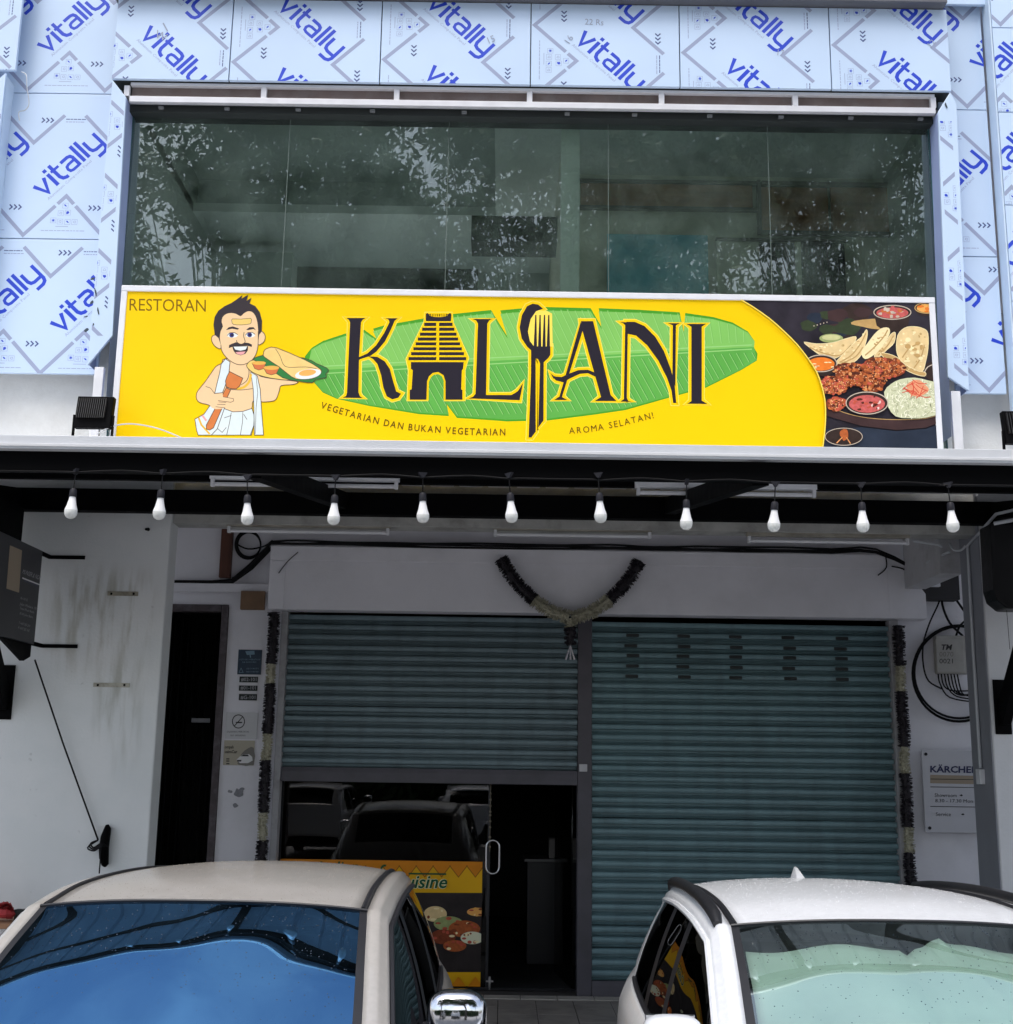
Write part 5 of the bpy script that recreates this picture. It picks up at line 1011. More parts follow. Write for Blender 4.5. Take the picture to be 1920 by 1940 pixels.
tinsel(seg([(1080, 1172, 10.40), (1081, 1188, 10.40)]), 0.045, G_lit, 'cream_tassel', VG); tinsel(seg([(1081, 1188, 10.40), (1081, 1222, 10.40)]), 0.052, G_drk, 'dark_tassel', VG)
m = MB()
for d in (-9, 0, 8): m.tube([V3(1081, 1222, 10.40), V3(1081 + d, 1250, 10.40)], [0.003, 0.010], 6)
m.build('silver_drops', mat('silver_foil', (0.5, 0.48, 0.52), 0.3, metal=0.8, var=0.1), VG)
for nm, top, bot, Y, cuts, lb in (('left', (523, 1160), (484, 1760), 10.57, (1160, 1258, 1295, 1390, 1440, 1540, 1592, 1690, 1760), 'left'), ('right', (1702, 1185), (1733, 1800), 10.56, (1185, 1262, 1310, 1415, 1465, 1567, 1615, 1720, 1790), 'right')):
    xm = fp((top[0] + bot[0]) / 2, (top[1] + bot[1]) / 2, Y)[0]
    r = empty('strip_garland', (xm, Y, 0.6), 'vertical black and cream garland hanging %s of the shutters' % ('left' if nm == 'left' else 'right'), 'garland', 'vertical garlands beside the shutters')
    for i in range(len(cuts) - 1):
        f = lambda c: (top[0] + (bot[0] - top[0]) * (c - top[1]) / (bot[1] - top[1]), c)
        a, b = fp(*f(cuts[i]), Y)[1], fp(*f(cuts[i + 1]), Y)[1]
        tinsel([(xm + random.uniform(-0.006, 0.006), Y, a + (b - a) * t / 4) for t in range(5)], 0.05 if i % 2 == 0 else 0.043, G_lit if i % 2 else G_drk, 'cream_section' if i % 2 else 'dark_section', r, 1300)
# telecom box, coils, cables on the right wall
TB_ = empty('telecom_box', V3(1797, 1240, 10.66), 'grey TM junction box with number on the right wall', 'junction box')
M_gb = mat('dusty_grey_plastic', (0.40, 0.39, 0.36), 0.6, var=0.12, vs=9, grime=0.3, gcol=(0.2, 0.18, 0.15), gs=6)
plate('box_body', M_gb, 1769, 1206, 1830, 1278, 10.69, 0.09, TB_, bevel=0.012); plate('box_lid', M_gb, 1774, 1211, 1827, 1274, 10.599, 0.012, TB_, bevel=0.006)
R = Print(mpl(10.5865), step=0.0004); put_text(R, 'TM', 1783, 1231, 14, M_ink, width=22, shear=0.2, bold=0.03); put_text(R, '0070', 1780, 1244, 13, M_gry, width=27); put_text(R, '0021', 1780, 1257, 13, M_ink, width=26)
for o in R.build('lettering', TB_): o['kind'] = 'stuff'
m = MB(); rr = random.Random(2)
m.tube([V3(1818 + 88 * cos(a) , 1276 + 91 * sin(a), 10.67) for a in [2 * pi * i / 48 for i in range(48)]], 0.011, 8, closed=True)
m.tube([V3(1819 + 86 * cos(a) , 1274 + 87 * sin(a), 10.645) for a in [2 * pi * i / 48 for i in range(48)]], 0.010, 8, closed=True)
tag(m.build('cable_hoop', M_cable, base=V3(1818, 1368, 10.67), smooth=True), 'large black cable hoop hung round the telecom box', 'cable coil')
m = MB()
for k in range(7): m.tube(smooth_loop([V3(1778 + 6 * k, 1276, 10.64), V3(1782 + 7 * k, 1296 + 3 * k, 10.64), V3(1800 + 7 * k, 1312 + rr.uniform(-4, 10), 10.64), V3(1850, 1318 + rr.uniform(-12, 14), 10.64)], 4, False), 0.006, 6)
for p in ([(1790, 1100), (1815, 1140), (1840, 1175)], [(1785, 1112), (1786, 1145), (1800, 1180), (1825, 1205)], [(1783, 1112), (1780, 1140), (1762, 1180), (1750, 1220), (1750, 1260), (1760, 1290), (1785, 1305)], [(1755, 1085), (1775, 1098), (1795, 1108)], [(1838, 1170), (1820, 1185), (1812, 1205)]): m.tube(smooth_loop([V3(a, b, 10.62) for a, b in p], 4, False), 0.010 if p[0][0] != 1783 else 0.007, 6)
tag(m.build('loose_cables', M_cable, base=V3(1790, 1200, 10.62), smooth=True), 'tangle of black cables running into the telecom box', 'cables')
m = MB()
for p in ([(1678, 1050), (1680, 1075), (1664, 1090)], [(1690, 1073), (1712, 1078), (1728, 1090), (1742, 1088)], [(1725, 1062), (1713, 1080)], [(1740, 1088), (1752, 1075), (1757, 1060)]): m.tube(smooth_loop([V3(a, b, 10.48) for a, b in p], 4, False), 0.006, 5)
tag(m.build('hanging_wires', M_cable, base=V3(1700, 1075, 10.48), smooth=True), 'thin black wires hanging at the right end of the shutter hood', 'wires')
tag(MB().box(*[fp(1746, 1100, 10.45)[0], fp(1780, 1100, 10.45)[0]], 10.42, 10.46, fp(1760, 1112, 10.45)[1], fp(1760, 1095, 10.45)[1]).build('cable_clamp', M_alu, base=V3(1760, 1110, 10.44), bevel=0.004), 'white cable clamp at the right end of the cable run', 'clamp')
# acrylic shop notice
KA = empty('acrylic_notice', V3(1800, 1500, 10.6), 'clear acrylic KÄRCHER notice with opening hours on the right wall', 'notice')
x0, x1, z0, z1 = rect(1750, 1422, 1905, 1578, 10.62)
bx('acrylic_sheet', mat('clouded_acrylic', (0.58, 0.58, 0.61), 0.15, var=0.03), KA, x0, x1, 10.615, 10.625, z0, z1, bevel=0.002)
for xx, zz in ((x0 + 0.035, z1 - 0.035), (x0 + 0.035, z0 + 0.035)): MB().tube([(xx, 10.608, zz), (xx, 10.69, zz)], 0.014, 10).build('stand_off', stl, KA)
R = Print(mpl(10.614), step=0.0004); M_kb = mat('navy_brand_ink', (0.02, 0.025, 0.09), 0.5, var=0); an = radians(0.8)
R.poly([(1763, 1468), (1850, 1470), (1850, 1486), (1763, 1484)], M_tan); put_text(R, 'KÄRCHER', 1762, 1463, 17, M_kb, ang=an, width=92, bold=0.03)
for yy in (1476, 1491, 1528): R.stroke([(1763, yy), (1862, yy + 1.4)], 1.2, M_ink)
put_text(R, 'Showroom', 1771, 1510, 10, M_ink, ang=an, width=42); put_text(R, '8.30 - 17.30 Mon - Fri', 1772, 1520, 9, M_ink, ang=an, width=92); put_text(R, 'Service', 1773, 1546, 10, M_ink, ang=an, width=29)
for xx, yy in ((1818, 1507), (1821, 1543)): R.poly([(xx, yy), (xx + 4, yy - 2), (xx + 7, yy), (xx + 4, yy + 2)], M_ink)
for o in R.build('lettering', KA): o['kind'] = 'stuff'
# conduit on the right pier
CN = empty('conduit', (3.585, 9.38, 2.0), 'grey plastic conduit with end box on the side of the right pier', 'conduit')
c1 = fx(1834, 1034, 3.58); c2 = fx(1857, 1455, 3.58)
MB().tube([V3(1990, 950, 8.3), V3(1888, 974, 8.8), (3.58, c1[0], c1[1]), (3.58, (c1[0] + c2[0]) / 2, (c1[1] + c2[1]) / 2), (3.58, (c1[0] + c2[0]) / 2, c2[1])], 0.012, 8).build('pipe', M_pvc, CN, smooth=True)
bx('end_box', M_alu, CN, 3.555, 3.595, (c1[0] + c2[0]) / 2 - 0.04, (c1[0] + c2[0]) / 2 + 0.04, c2[1] - 0.12, c2[1] - 0.01)
tag(MB().tube([V3(1730, 1025, 9.42), V3(1778, 1032, 9.42), V3(1785, 1036, 9.43)], 0.010, 8).tube(smooth_loop([V3(1800, 1030, 9.5), V3(1808, 1042, 9.45), V3(1822, 1042, 9.42), V3(1830, 1034, 9.4)], 3, False), 0.010, 8).tube([V3(1800, 1045, 9.5), V3(1758, 1065, 9.9), V3(1755, 1085, 10.2)], 0.011, 8).build('conduit_branch', M_pvc, base=V3(1800, 1040, 9.45), smooth=True), 'short grey conduit pieces joining under the walkway beam at right', 'conduit')
# black wrapped box at right edge
BW = empty('wrapped_light_box', V3(1905, 1150, 8.8), 'black plastic wrapped box hanging at the right edge under the awning', 'wrapped box')
x0, x1, z0, z1 = rect(1873, 996, 1990, 1156, 8.8)
m = MB(); P = [(x0 + 0.005, z1), (x1, z1), (x1, z0), (x0 + 0.09, z0), (x0 + 0.02, z0 + 0.06), (x0, z0 + 0.14)]
m.prism([(a, 8.72, b) for a, b in P], (0, 0.22, 0)); m.build('wrapped_body', mat('black_plastic_sheet', (0.006, 0.006, 0.007), 0.42, var=0.3, bump=0.5, bs=9, spec=0.25), BW, bevel=0.015)
MB().tube([V3(1884, 992, 8.7), V3(1990, 972, 8.5)], 0.014, 8).build('top_bar', M_pvc, BW); MB().tube([V3(1908, 1156, 8.78), V3(1914, 1230, 8.9)], 0.002, 5).build('tie_wire', M_cable, BW)
# floodlights beside the sign
def flood(px0, py0, px1, py1, label):
    x0, x1, z0, z1 = rect(px0, py0, px1, py1, 8.55); r = empty('floodlight', ((x0 + x1) / 2, 8.55, z0 - 0.1), label, 'floodlight', 'black floodlights beside the signboard'); t = 0.25
    m = MB().prism([(x0, 8.52, z0), (x0, 8.58, z0), (x0, 8.62, z1), (x0, 8.56, z1)], (x1 - x0, 0, 0)); m.build('housing', M_black, r, bevel=0.006)
    n = 14
    for i in range(n): x = x0 + 0.02 + (x1 - x0 - 0.07) * i / (n - 1); MB().prism([(x, 8.50, z0 + 0.07), (x, 8.522, z0 + 0.07), (x, 8.56, z1 - 0.02), (x, 8.535, z1 - 0.02)], (0.004, 0, 0)).build('fin', mat('black_fin_metal', (0.012, 0.012, 0.013), 0.5, var=0.1), r)
    m = MB()
    for x in (x0 - 0.015, x1 + 0.003): m.box(x, x + 0.012, 8.54, 8.565, z0 - 0.12, z0 + 0.10)
    m.build('bracket', M_black, r)
flood(144, 750, 213, 812, 'black finned floodlight at the left end of the yellow signboard'); flood(1903, 778, 1985, 842, 'black finned floodlight at the right edge beside the signboard')
tag(MB().tube(smooth_loop([V3(185, 822, 8.5), V3(212, 808, 8.55), V3(250, 803, 8.6), V3(300, 812, 8.62), V3(350, 832, 8.65)], 4, False), 0.005, 6).build('lamp_cable', M_pvc, base=V3(250, 803, 8.6), smooth=True), 'pale cable looping from the left floodlight along the signboard bottom', 'cable')
tag(MB().tube(smooth_loop([V3(41, 136, 8.94), V3(50, 142, 8.9), V3(51, 165, 8.9), V3(55, 195, 8.92), V3(48, 208, 8.92), V3(36, 212, 8.93), V3(37, 228, 8.94)], 4, False), 0.004, 5).build('loose_wire', M_pvc, base=V3(50, 170, 8.92), smooth=True), 'thin grey wire dangling on the left cladding near the top', 'wire')

# ------------------------------------------------------------------ parked cars
# station: y, zt, xg, zg, xp, zp, xw1, zw1, xw2, zw2, xs, zs, xm, zm, xk, zk   (y = 0 at the windscreen header, car nose towards -y)
def car_tables(dz, wide, rear=1.0):
    T = [[-2.10, 0.66, 0.55, 0.62, 0.70, 0.60, 0.72, 0.58, 0.73, 0.57, 0.75, 0.55, 0.76, 0.45, 0.72, 0.30],
         [-2.02, 0.82, 0.60, 0.79, 0.76, 0.76, 0.78, 0.74, 0.79, 0.73, 0.81, 0.70, 0.83, 0.52, 0.80, 0.28],
         [-1.50, 0.99, 0.66, 0.965, 0.80, 0.95, 0.83, 0.93, 0.84, 0.92, 0.87, 0.87, 0.90, 0.60, 0.86, 0.26],
         [-0.98, 1.065, 0.70, 1.04, 0.79, 1.035, 0.815, 1.02, 0.83, 1.01, 0.90, 0.93, 0.92, 0.60, 0.88, 0.25]]
    Wn = [[-0.98, 1.065, 0.70, 1.04, 0.79, 1.035, 0.815, 1.02, 0.83, 1.01, 0.90, 0.93, 0.92, 0.60, 0.88, 0.25],
          [-0.62, 1.295, 0.680, 1.260, 0.748, 1.243, 0.778, 1.20, 0.832, 1.035, 0.905, 0.94, 0.92, 0.60, 0.88, 0.25],
          [-0.30, 1.474, 0.650, 1.438, 0.712, 1.418, 0.742, 1.37, 0.838, 1.05, 0.91, 0.95, 0.92, 0.60, 0.88, 0.25],
          [0.0, 1.610, 0.622, 1.575, 0.680, 1.560, 0.708, 1.51, 0.842, 1.06, 0.91, 0.95, 0.92, 0.60, 0.88, 0.25]]
    Rf = [[0.0, 1.610, 0.622, 1.575, 0.680, 1.560, 0.708, 1.51, 0.842, 1.06, 0.91, 0.95, 0.92, 0.60, 0.88, 0.25],
          [0.45, 1.655, 0.618, 1.615, 0.680, 1.598, 0.708, 1.548, 0.848, 1.07, 0.91, 0.96, 0.92, 0.60, 0.88, 0.25],
          [1.10, 1.660, 0.606, 1.618, 0.670, 1.600, 0.698, 1.550, 0.848, 1.08, 0.91, 0.96, 0.92, 0.60, 0.88, 0.25],
          [1.75, 1.636, 0.590, 1.592, 0.650, 1.573, 0.680, 1.520, 0.838, 1.10, 0.905, 0.97, 0.915, 0.60, 0.87, 0.25],
          [2.15, 1.598, 0.572, 1.556, 0.628, 1.538, 0.656, 1.485, 0.812, 1.12, 0.89, 0.98, 0.90, 0.60, 0.86, 0.26]]
    Bk = [[2.15, 1.598, 0.572, 1.556, 0.628, 1.538, 0.656, 1.485, 0.812, 1.12, 0.89, 0.98, 0.90, 0.60, 0.86, 0.26],
          [2.40, 1.34, 0.58, 1.315, 0.655, 1.30, 0.70, 1.25, 0.78, 1.10, 0.85, 0.96, 0.87, 0.60, 0.83, 0.28],
          [2.55, 1.02, 0.60, 1.00, 0.70, 0.99, 0.74, 0.97, 0.77, 0.95, 0.80, 0.90, 0.82, 0.58, 0.78, 0.30],
          [2.60, 0.55, 0.60, 0.54, 0.68, 0.53, 0.72, 0.52, 0.74, 0.51, 0.76, 0.50, 0.77, 0.42, 0.72, 0.32]]
    for t in (T, Wn, Rf, Bk):
        for r in t:
            if r[0] > 0: r[0] = r[0] * rear if r[0] <= 2.15 else 2.15 * rear + (r[0] - 2.15)
            for i in range(1, 16):
                if i % 2 == 1: r[i] = r[i] + dz * min(1, max(0, (r[i] - 0.9) / 0.6))
                else: r[i] *= wide
    return T, Wn, Rf, Bk
def cr(tab, n):
    out = []
    for i in range(len(tab) - 1):
        p0, p1, p2, p3 = tab[max(0, i - 1)], tab[i], tab[i + 1], tab[min(len(tab) - 1, i + 2)]
        for j in range(n):
            t = j / n
            if i == 0: p0 = [2 * a - b for a, b in zip(p1, p2)]
            if i == len(tab) - 2: p3 = [2 * b - a for a, b in zip(p1, p2)]
            out.append([0.5 * (2 * b + (c - a) * t + (2 * a - 5 * b + 4 * c - d) * t * t + (3 * b - a - 3 * c + d) * t ** 3) for a, b, c, d in zip(p0, p1, p2, p3)])
    out.append(list(tab[-1])); return out
NT = 14
def section(s, bow):
    """half section centre->sill with span labels per gap"""
    y, zt, xg, zg, xp, zp, x1, z1, x2, z2, xs, zs, xm, zm, xk, zk = s; P = []; lab = []
    fr_ = [i / (NT - 1) * 0.955 for i in range(NT)] + [1.0]
    for i, f in enumerate(fr_):
        P.append((xg * f, y - bow * (1 - f * f), zg + (zt - zg) * (1 - f ** 2.4))); lab.append('top' if i < NT - 1 else 'edge')
    def span(a, b, n, l, bul):
        for i in range(1, n + 1):
            t = i / n; k = 4 * t * (1 - t) * bul; P.append((a[0] + (b[0] - a[0]) * t + k, y, a[1] + (b[1] - a[1]) * t + k * 0.8)); lab.append(l)
    lab.pop(); lab.append('edge')
    lab = lab[:NT]
    span((xg, zg), (xp, zp), 4, 'rail', 0.012); span((xp, zp), (x1, z1), 3, 'frame', 0.008); span((x1, z1), (x2, z2), 6, 'window', 0.012); span((x2, z2), (xs, zs), 4, 'shoulder', 0.006); span((xs, zs), (xm, zm), 4, 'door', 0.01); span((xm, zm), (xk, zk), 3, 'sill', 0.0)
    return P, lab
def make_car(name, label, cx, cy_, dz, wide, paint, glassm, sideglass, chrome_mirror, rails, fin, rear=1.0):
    r = empty(name, (cx, cy_, 0), label, 'car'); T, Wn, Rf, Bk = car_tables(dz, wide, rear)
    segs = [('hood', cr(T, 6)), ('ws', cr(Wn, 10)), ('roof', cr(Rf, 10)), ('back', cr(Bk, 6))]
    parts = {k: MB() for k in ('body', 'trim', 'windscreen', 'side', 'rearglass')}
    trimm = mat('car_black_trim', (0.012, 0.012, 0.015), 0.45, var=0.1)
    def bow(sn, y): return 0.075 if sn == 'hood' else (0.075 + 0.01 * min(1, max(0, -y)) if sn == 'ws' else max(0.0, 0.075 - y * 0.06) if sn == 'roof' else 0.0)
    lines = {}
    def glue(name_, A, B_, sd):
        if sd > 0: q = [A[0], A[1], B_[1], B_[0]]
        else: q = [A[1], A[0], B_[0], B_[1]]
        return q
    for sn, st in segs:
        secs = [section(s, bow(sn, s[0])) for s in st]
        for i in range(len(st) - 1):
            (PA, lab), (PB, _) = secs[i], secs[i + 1]; y = (st[i][0] + st[i + 1][0]) / 2
            for j in range(len(PA) - 1):
                l = lab[j]; tgt = 'body'
                if sn == 'ws' and l == 'top': tgt = 'windscreen'
                elif sn == 'ws' and l == 'edge': tgt = 'trim'
                elif sn == 'roof' and l == 'edge' : tgt = 'trim'
                elif sn == 'back' and l == 'top' and 2.18 < y + 2.15 * (1 - rear) < 2.45: tgt = 'rearglass'
                elif l == 'window' and -0.90 < y < 1.95 * rear: tgt = 'trim' if (0.36 < y < 0.46 or 1.12 * rear < y < 1.26 * rear) else 'side'
                for sd in (1, -1):
                    f = lambda p: (cx + sd * p[0], cy_ + p[1], p[2]); q = [f(PA[j]), f(PB[j]), f(PB[j + 1]), f(PA[j + 1])]
                    if sd < 0: q = q[::-1]
                    key = tgt if tgt != 'side' else ('side', sd, 0 if y < 0.41 else 1 if y < 1.19 * rear else 2)
                    parts.setdefault(key, MB()).add(q, [(0, 1, 2, 3)])
    def weld(o, thick=0.0):
        bm = bmesh.new(); bm.from_mesh(o.data); bmesh.ops.remove_doubles(bm, verts=bm.verts, dist=0.0008); bmesh.ops.recalc_face_normals(bm, faces=bm.faces); bm.to_mesh(o.data); bm.free()
        o.data.polygons.foreach_set('use_smooth', [True] * len(o.data.polygons)); o.data.set_sharp_from_angle(angle=radians(42)); return o
    body = weld(parts['body'].build('body', paint, r)); weld(parts['trim'].build('window_trim', trimm, r))
    ws = weld(parts['windscreen'].build('windscreen', glassm, r)); [weld(v.build('side_window', sideglass, r)) for k, v in parts.items() if isinstance(k, tuple)]; weld(parts['rearglass'].build('rear_window', sideglass, r))
    for o_ in (body,):
        sm_ = o_.modifiers.new('thick', 'SOLIDIFY'); sm_.thickness = 0.006; sm_.offset = -1
    # header seal
    st = section(Rf[0], 0.075)[0][:NT + 1]; pth = [(cx - p[0], cy_ + p[1] - 0.004, p[2] + 0.001) for p in st[::-1]] + [(cx + p[0], cy_ + p[1] - 0.004, p[2] + 0.001) for p in st[1:]]
    MB().tube(pth, 0.007, 6).build('header_seal', trimm, r, smooth=True)
    rf = cr(Rf, 8)
    for sd in (1, -1):
        pts_ = [(cx + sd * (s[2] * 0.975), cy_ + s[0], s[3] + 0.004) for s in rf]
        MB().tube(pts_, 0.011, 6).build('roof_ditch_strip', trimm, r, smooth=True)
        if rails:
            pr_ = [(cx + sd * (s[4] - 0.012), cy_ + s[0], s[5] + 0.035) for s in rf[2:-2]]; pr_ = [(pr_[0][0], pr_[0][1] - 0.06, pr_[0][2] - 0.03)] + pr_ + [(pr_[-1][0], pr_[-1][1] + 0.06, pr_[-1][2] - 0.035)]
            MB().tube(pr_, [0.018] + [0.026] * (len(pr_) - 2) + [0.016], 10).build('roof_rail', mat('rail_black_satin', (0.012, 0.012, 0.014), 0.4, var=0.2, vs=30), r, smooth=True)
        # weather strip along the belt line, B and C pillar lines
        bl = cr(Wn, 8)[2:] + cr(Rf, 8)[1:-4]; MB().tube([(cx + sd * (s[8] + 0.004), cy_ + s[0], s[9]) for s in bl], 0.010, 6).build('belt_strip', trimm, r, smooth=True)
        tp = cr(Wn, 8)[4:] + cr(Rf, 8)[1:-4]; MB().tube([(cx + sd * (s[6] + 0.006), cy_ + s[0], s[7] + 0.004) for s in tp], 0.012, 6).build('rain_deflector', trimm if not rails else paint, r, smooth=True)
        # mirror
        mx_, my_, mz_ = cx + sd * ((0.985 if chrome_mirror else 0.915) * wide), cy_ - (0.42 if chrome_mirror else 0.5), 1.27 + dz
        m = MB(); N1_, N2_ = 14, 18; vs = []
        for i in range(N1_ + 1):
            ph = -pi / 2 + pi * i / N1_
            for j in range(N2_):
                th = 2 * pi * j / N2_; e = 0.62; sg = lambda v: math.copysign(abs(v) ** e, v)
                vs.append((mx_ + 0.104 * sg(cos(ph)) * sg(cos(th)), my_ + 0.07 * sg(cos(ph)) * sg(sin(th)), mz_ + (0.098 if chrome_mirror else 0.075) * sg(sin(ph))))
        m.add(vs, [(i * N2_ + j, i * N2_ + (j + 1) % N2_, (i + 1) * N2_ + (j + 1) % N2_, (i + 1) * N2_ + j) for i in range(N1_) for j in range(N2_)])
        mi = m.build('wing_mirror', mat('mirror_chrome', (0.62, 0.63, 0.66), 0.06, metal=1.0, var=0.0) if chrome_mirror else paint, r, smooth=True, ang=60)
        MB().tube([(mx_ - sd * 0.09, my_ + 0.03, mz_ - 0.03), (cx + sd * 0.84 * wide, my_ + 0.06, mz_ - 0.13)], [0.03, 0.035], 8).build('mirror_arm', trimm, mi, smooth=True)
        MB().box(mx_ - 0.085, mx_ + 0.085, my_ + 0.062, my_ + 0.072, mz_ - 0.065, mz_ + 0.065).build('mirror_glass', mat('mirror_silver', (0.6, 0.6, 0.6), 0.03, metal=1.0, var=0), mi, bevel=0.003)
        # wheels and lamps
        for wy in (-1.35, 1.40 * rear):
            wc = (cx + sd * 0.80 * wide, cy_ + wy, 0.33)
            m = MB().lathe([(0.20, -0.10), (0.30, -0.105), (0.33, -0.08), (0.335, 0.0), (0.33, 0.08), (0.30, 0.105), (0.20, 0.10)], (0, 0, 0), 32)
            wv = [(wc[0] + v[2] * 1.0, wc[1] + v[0], wc[2] + v[1]) for v in m.v]; m.v = wv
            w_ = m.build('wheel', mat('tyre_rubber', (0.015, 0.015, 0.015), 0.85), r, smooth=True)
            m = MB().lathe([(0.0, 0.06), (0.06, 0.065), (0.08, 0.04), (0.19, 0.055), (0.21, 0.09), (0.21, -0.09)], (0, 0, 0), 32); m.v = [(wc[0] + sd * v[2], wc[1] + v[0], wc[2] + v[1]) for v in m.v]; m.build('rim', LF, w_, smooth=True)
        m = MB(); hx, hy, hz = cx + sd * 0.60 * wide, cy_ - 2.03, 0.70
        m.lathe([(0.0, 0.05), (0.06, 0.045), (0.10, 0.025), (0.115, 0.0)], (0, 0, 0), 20); m.v = [(hx + v[0] * 1.3, hy - v[2], hz + v[1] * 0.6) for v in m.v]; m.build('headlight', mat('lamp_lens', (0.6, 0.62, 0.65), 0.08, var=0), r, smooth=True)
    MB().box(cx - 0.35, cx + 0.35, cy_ - 2.17, cy_ - 2.08, 0.42, 0.56).build('grille', trimm, r, bevel=0.01); MB().box(cx - 0.26, cx + 0.26, cy_ - 2.19, cy_ - 2.171, 0.36, 0.47).build('number_plate', M_darkgap, r, bevel=0.003)
    # cabin: floor, dashboard, seats, rear bench, headliner
    cab = mat('cabin_grey', (0.05, 0.05, 0.055), 0.8, var=0.15)
    MB().box(cx - 0.8 * wide, cx + 0.8 * wide, cy_ - 1.0, cy_ + 2.1 * rear, 0.30, 0.36).build('cabin_floor', cab, r)
    MB().prism([(cx - 0.70, cy_ - 0.93, 0.95), (cx - 0.70, cy_ - 0.40, 1.00), (cx - 0.70, cy_ - 0.34, 0.92), (cx - 0.70, cy_ - 0.40, 0.6), (cx - 0.70, cy_ - 0.93, 0.6)], (1.40, 0, 0)).build('dashboard', cab, r, bevel=0.02)
    for sx in (-0.36, 0.36):
        MB().box(cx + sx - 0.24, cx + sx + 0.24, cy_ + 0.10, cy_ + 0.6, 0.5, 0.68).prism([(cx + sx - 0.23, cy_ + 0.50, 0.68), (cx + sx - 0.23, cy_ + 0.64, 0.66), (cx + sx - 0.21, cy_ + 0.78, 1.22), (cx + sx - 0.21, cy_ + 0.68, 1.24)], (0.44, 0, 0)).box(cx + sx - 0.12, cx + sx + 0.12, cy_ + 0.70, cy_ + 0.79, 1.25, 1.40).build('front_seat', cab, r, bevel=0.03)
    MB().box(cx - 0.62, cx + 0.62, cy_ + 1.05, cy_ + 1.45, 0.5, 0.7).prism([(cx - 0.62, cy_ + 1.4, 0.7), (cx - 0.62, cy_ + 1.52, 0.7), (cx - 0.6, cy_ + 1.62, 1.25), (cx - 0.6, cy_ + 1.52, 1.27)], (1.22, 0, 0)).build('rear_bench', cab, r, bevel=0.03)
    if fin:
        fy = cy_ + 1.56; zf = 1.602 + dz
        MB().add([(cx - 0.03, fy - 0.14, zf), (cx + 0.03, fy - 0.14, zf), (cx + 0.033, fy + 0.05, zf), (cx - 0.033, fy + 0.05, zf), (cx - 0.008, fy + 0.02, zf + 0.07), (cx + 0.008, fy + 0.02, zf + 0.07), (cx - 0.006, fy + 0.05, zf + 0.075), (cx + 0.006, fy + 0.05, zf + 0.075)],
                 [(0, 1, 5, 4), (1, 2, 7, 5), (2, 3, 6, 7), (3, 0, 4, 6), (4, 5, 7, 6)]).build('antenna_fin', paint, r, bevel=0.006)
    return r
def drops(name, parent, cx, cy_, n, dz, m, seed):
    """rain drops on the windscreen and roof front"""
    rnd = random.Random(seed); T, Wn, Rf, Bk = car_tables(dz, 1.0); st = cr(Wn, 24); mb = MB()
    for i in range(n):
        s = st[int(rnd.random() ** 0.7 * (len(st) - 1))]; f = rnd.uniform(-0.93, 0.93); x = s[2] * f; z = s[3] + (s[1] - s[3]) * (1 - abs(f) ** 2.4); y = s[0] - 0.078 * (1 - f * f); q = rnd.uniform(0.001, 0.0028); nv = Vector((0, -0.48, 0.88)); u = Vector((1, 0, 0)); w = nv.cross(u); c = Vector((cx + x, cy_ + y, z + 0.0005))
        b = [c + (u * cos(a) + w * sin(a) * 1.3) * q for a in [2 * pi * k / 5 for k in range(5)]]; mb.add(b + [c + nv * q * 0.6], [(k, (k + 1) % 5, 5) for k in range(5)])
    o = mb.build(name, m, parent); o['kind'] = 'stuff'; return o
def roof_beads(parent, cx, cy_, n, dz, m, seed):
    rnd = random.Random(seed); st = cr(car_tables(dz, 1.0, 0.88 if dz == 0 else 0.80)[2], 30); mb = MB()
    for i in range(n):
        t = rnd.random() ** 0.8; s = st[int(t * (len(st) - 1))]; f = rnd.uniform(-0.93, 0.93); z = s[3] + (s[1] - s[3]) * (1 - abs(f) ** 2.4); y = s[0] - max(0, 0.075 - s[0] * 0.06) * (1 - f * f); q = rnd.uniform(0.001, 0.0034); c = Vector((cx + s[2] * f, cy_ + y, z))
        k_ = rnd.uniform(0.8, 1.5); b = [c + Vector((cos(a) * q * k_, sin(a) * q, -0.0004)) for a in [2 * pi * k / 5 for k in range(5)]]; mb.add(b + [c + Vector((0, 0, q * 0.55))], [(k, (k + 1) % 5, 5) for k in range(5)])
    o = mb.build('water_beads', m, parent, smooth=True, ang=80); o['kind'] = 'stuff'
def car_paint(name, col, rough, dust):
    return mat(name, col, rough, metal=0.0, var=0.07, vs=45, bump=0.04, bs=260, spec=0.5, coat=0.6, grime=dust, gcol=(0.30, 0.27, 0.24), gs=7)
G_blue = glass('reflective_blue_tint', (0.05, 0.09, 0.13), refl=0.36, ior=1.5, rcol=(0.16, 0.43, 0.84), wav=0.35, dirt_haze=0.04, dcol=(0.2, 0.35, 0.5))
G_side = glass('dark_side_tint', (0.05, 0.05, 0.055), refl=0.03, ior=1.45)
G_grn = glass('green_windscreen', (0.70, 0.82, 0.78), refl=0.22, ior=1.5, rcol=(0.80, 0.94, 1.0), wav=0.3, dirt_haze=0.05, dcol=(0.4, 0.5, 0.48))
CL = make_car('parked_car', 'dusty champagne car with blue mirrored windscreen and chrome mirror at left', -1.13, 4.9, 0.0, 1.0, car_paint('champagne_paint', (0.41, 0.385, 0.355), 0.33, 0.4), G_blue, G_side, True, False, False, 0.88)
CR = make_car('parked_car', 'white car with black roof rails and pale green windscreen shade at right', 1.50, 4.9, -0.035, 1.0, car_paint('white_car_paint', (0.80, 0.81, 0.83), 0.3, 0.10), G_grn, G_side, False, True, True, 0.80)
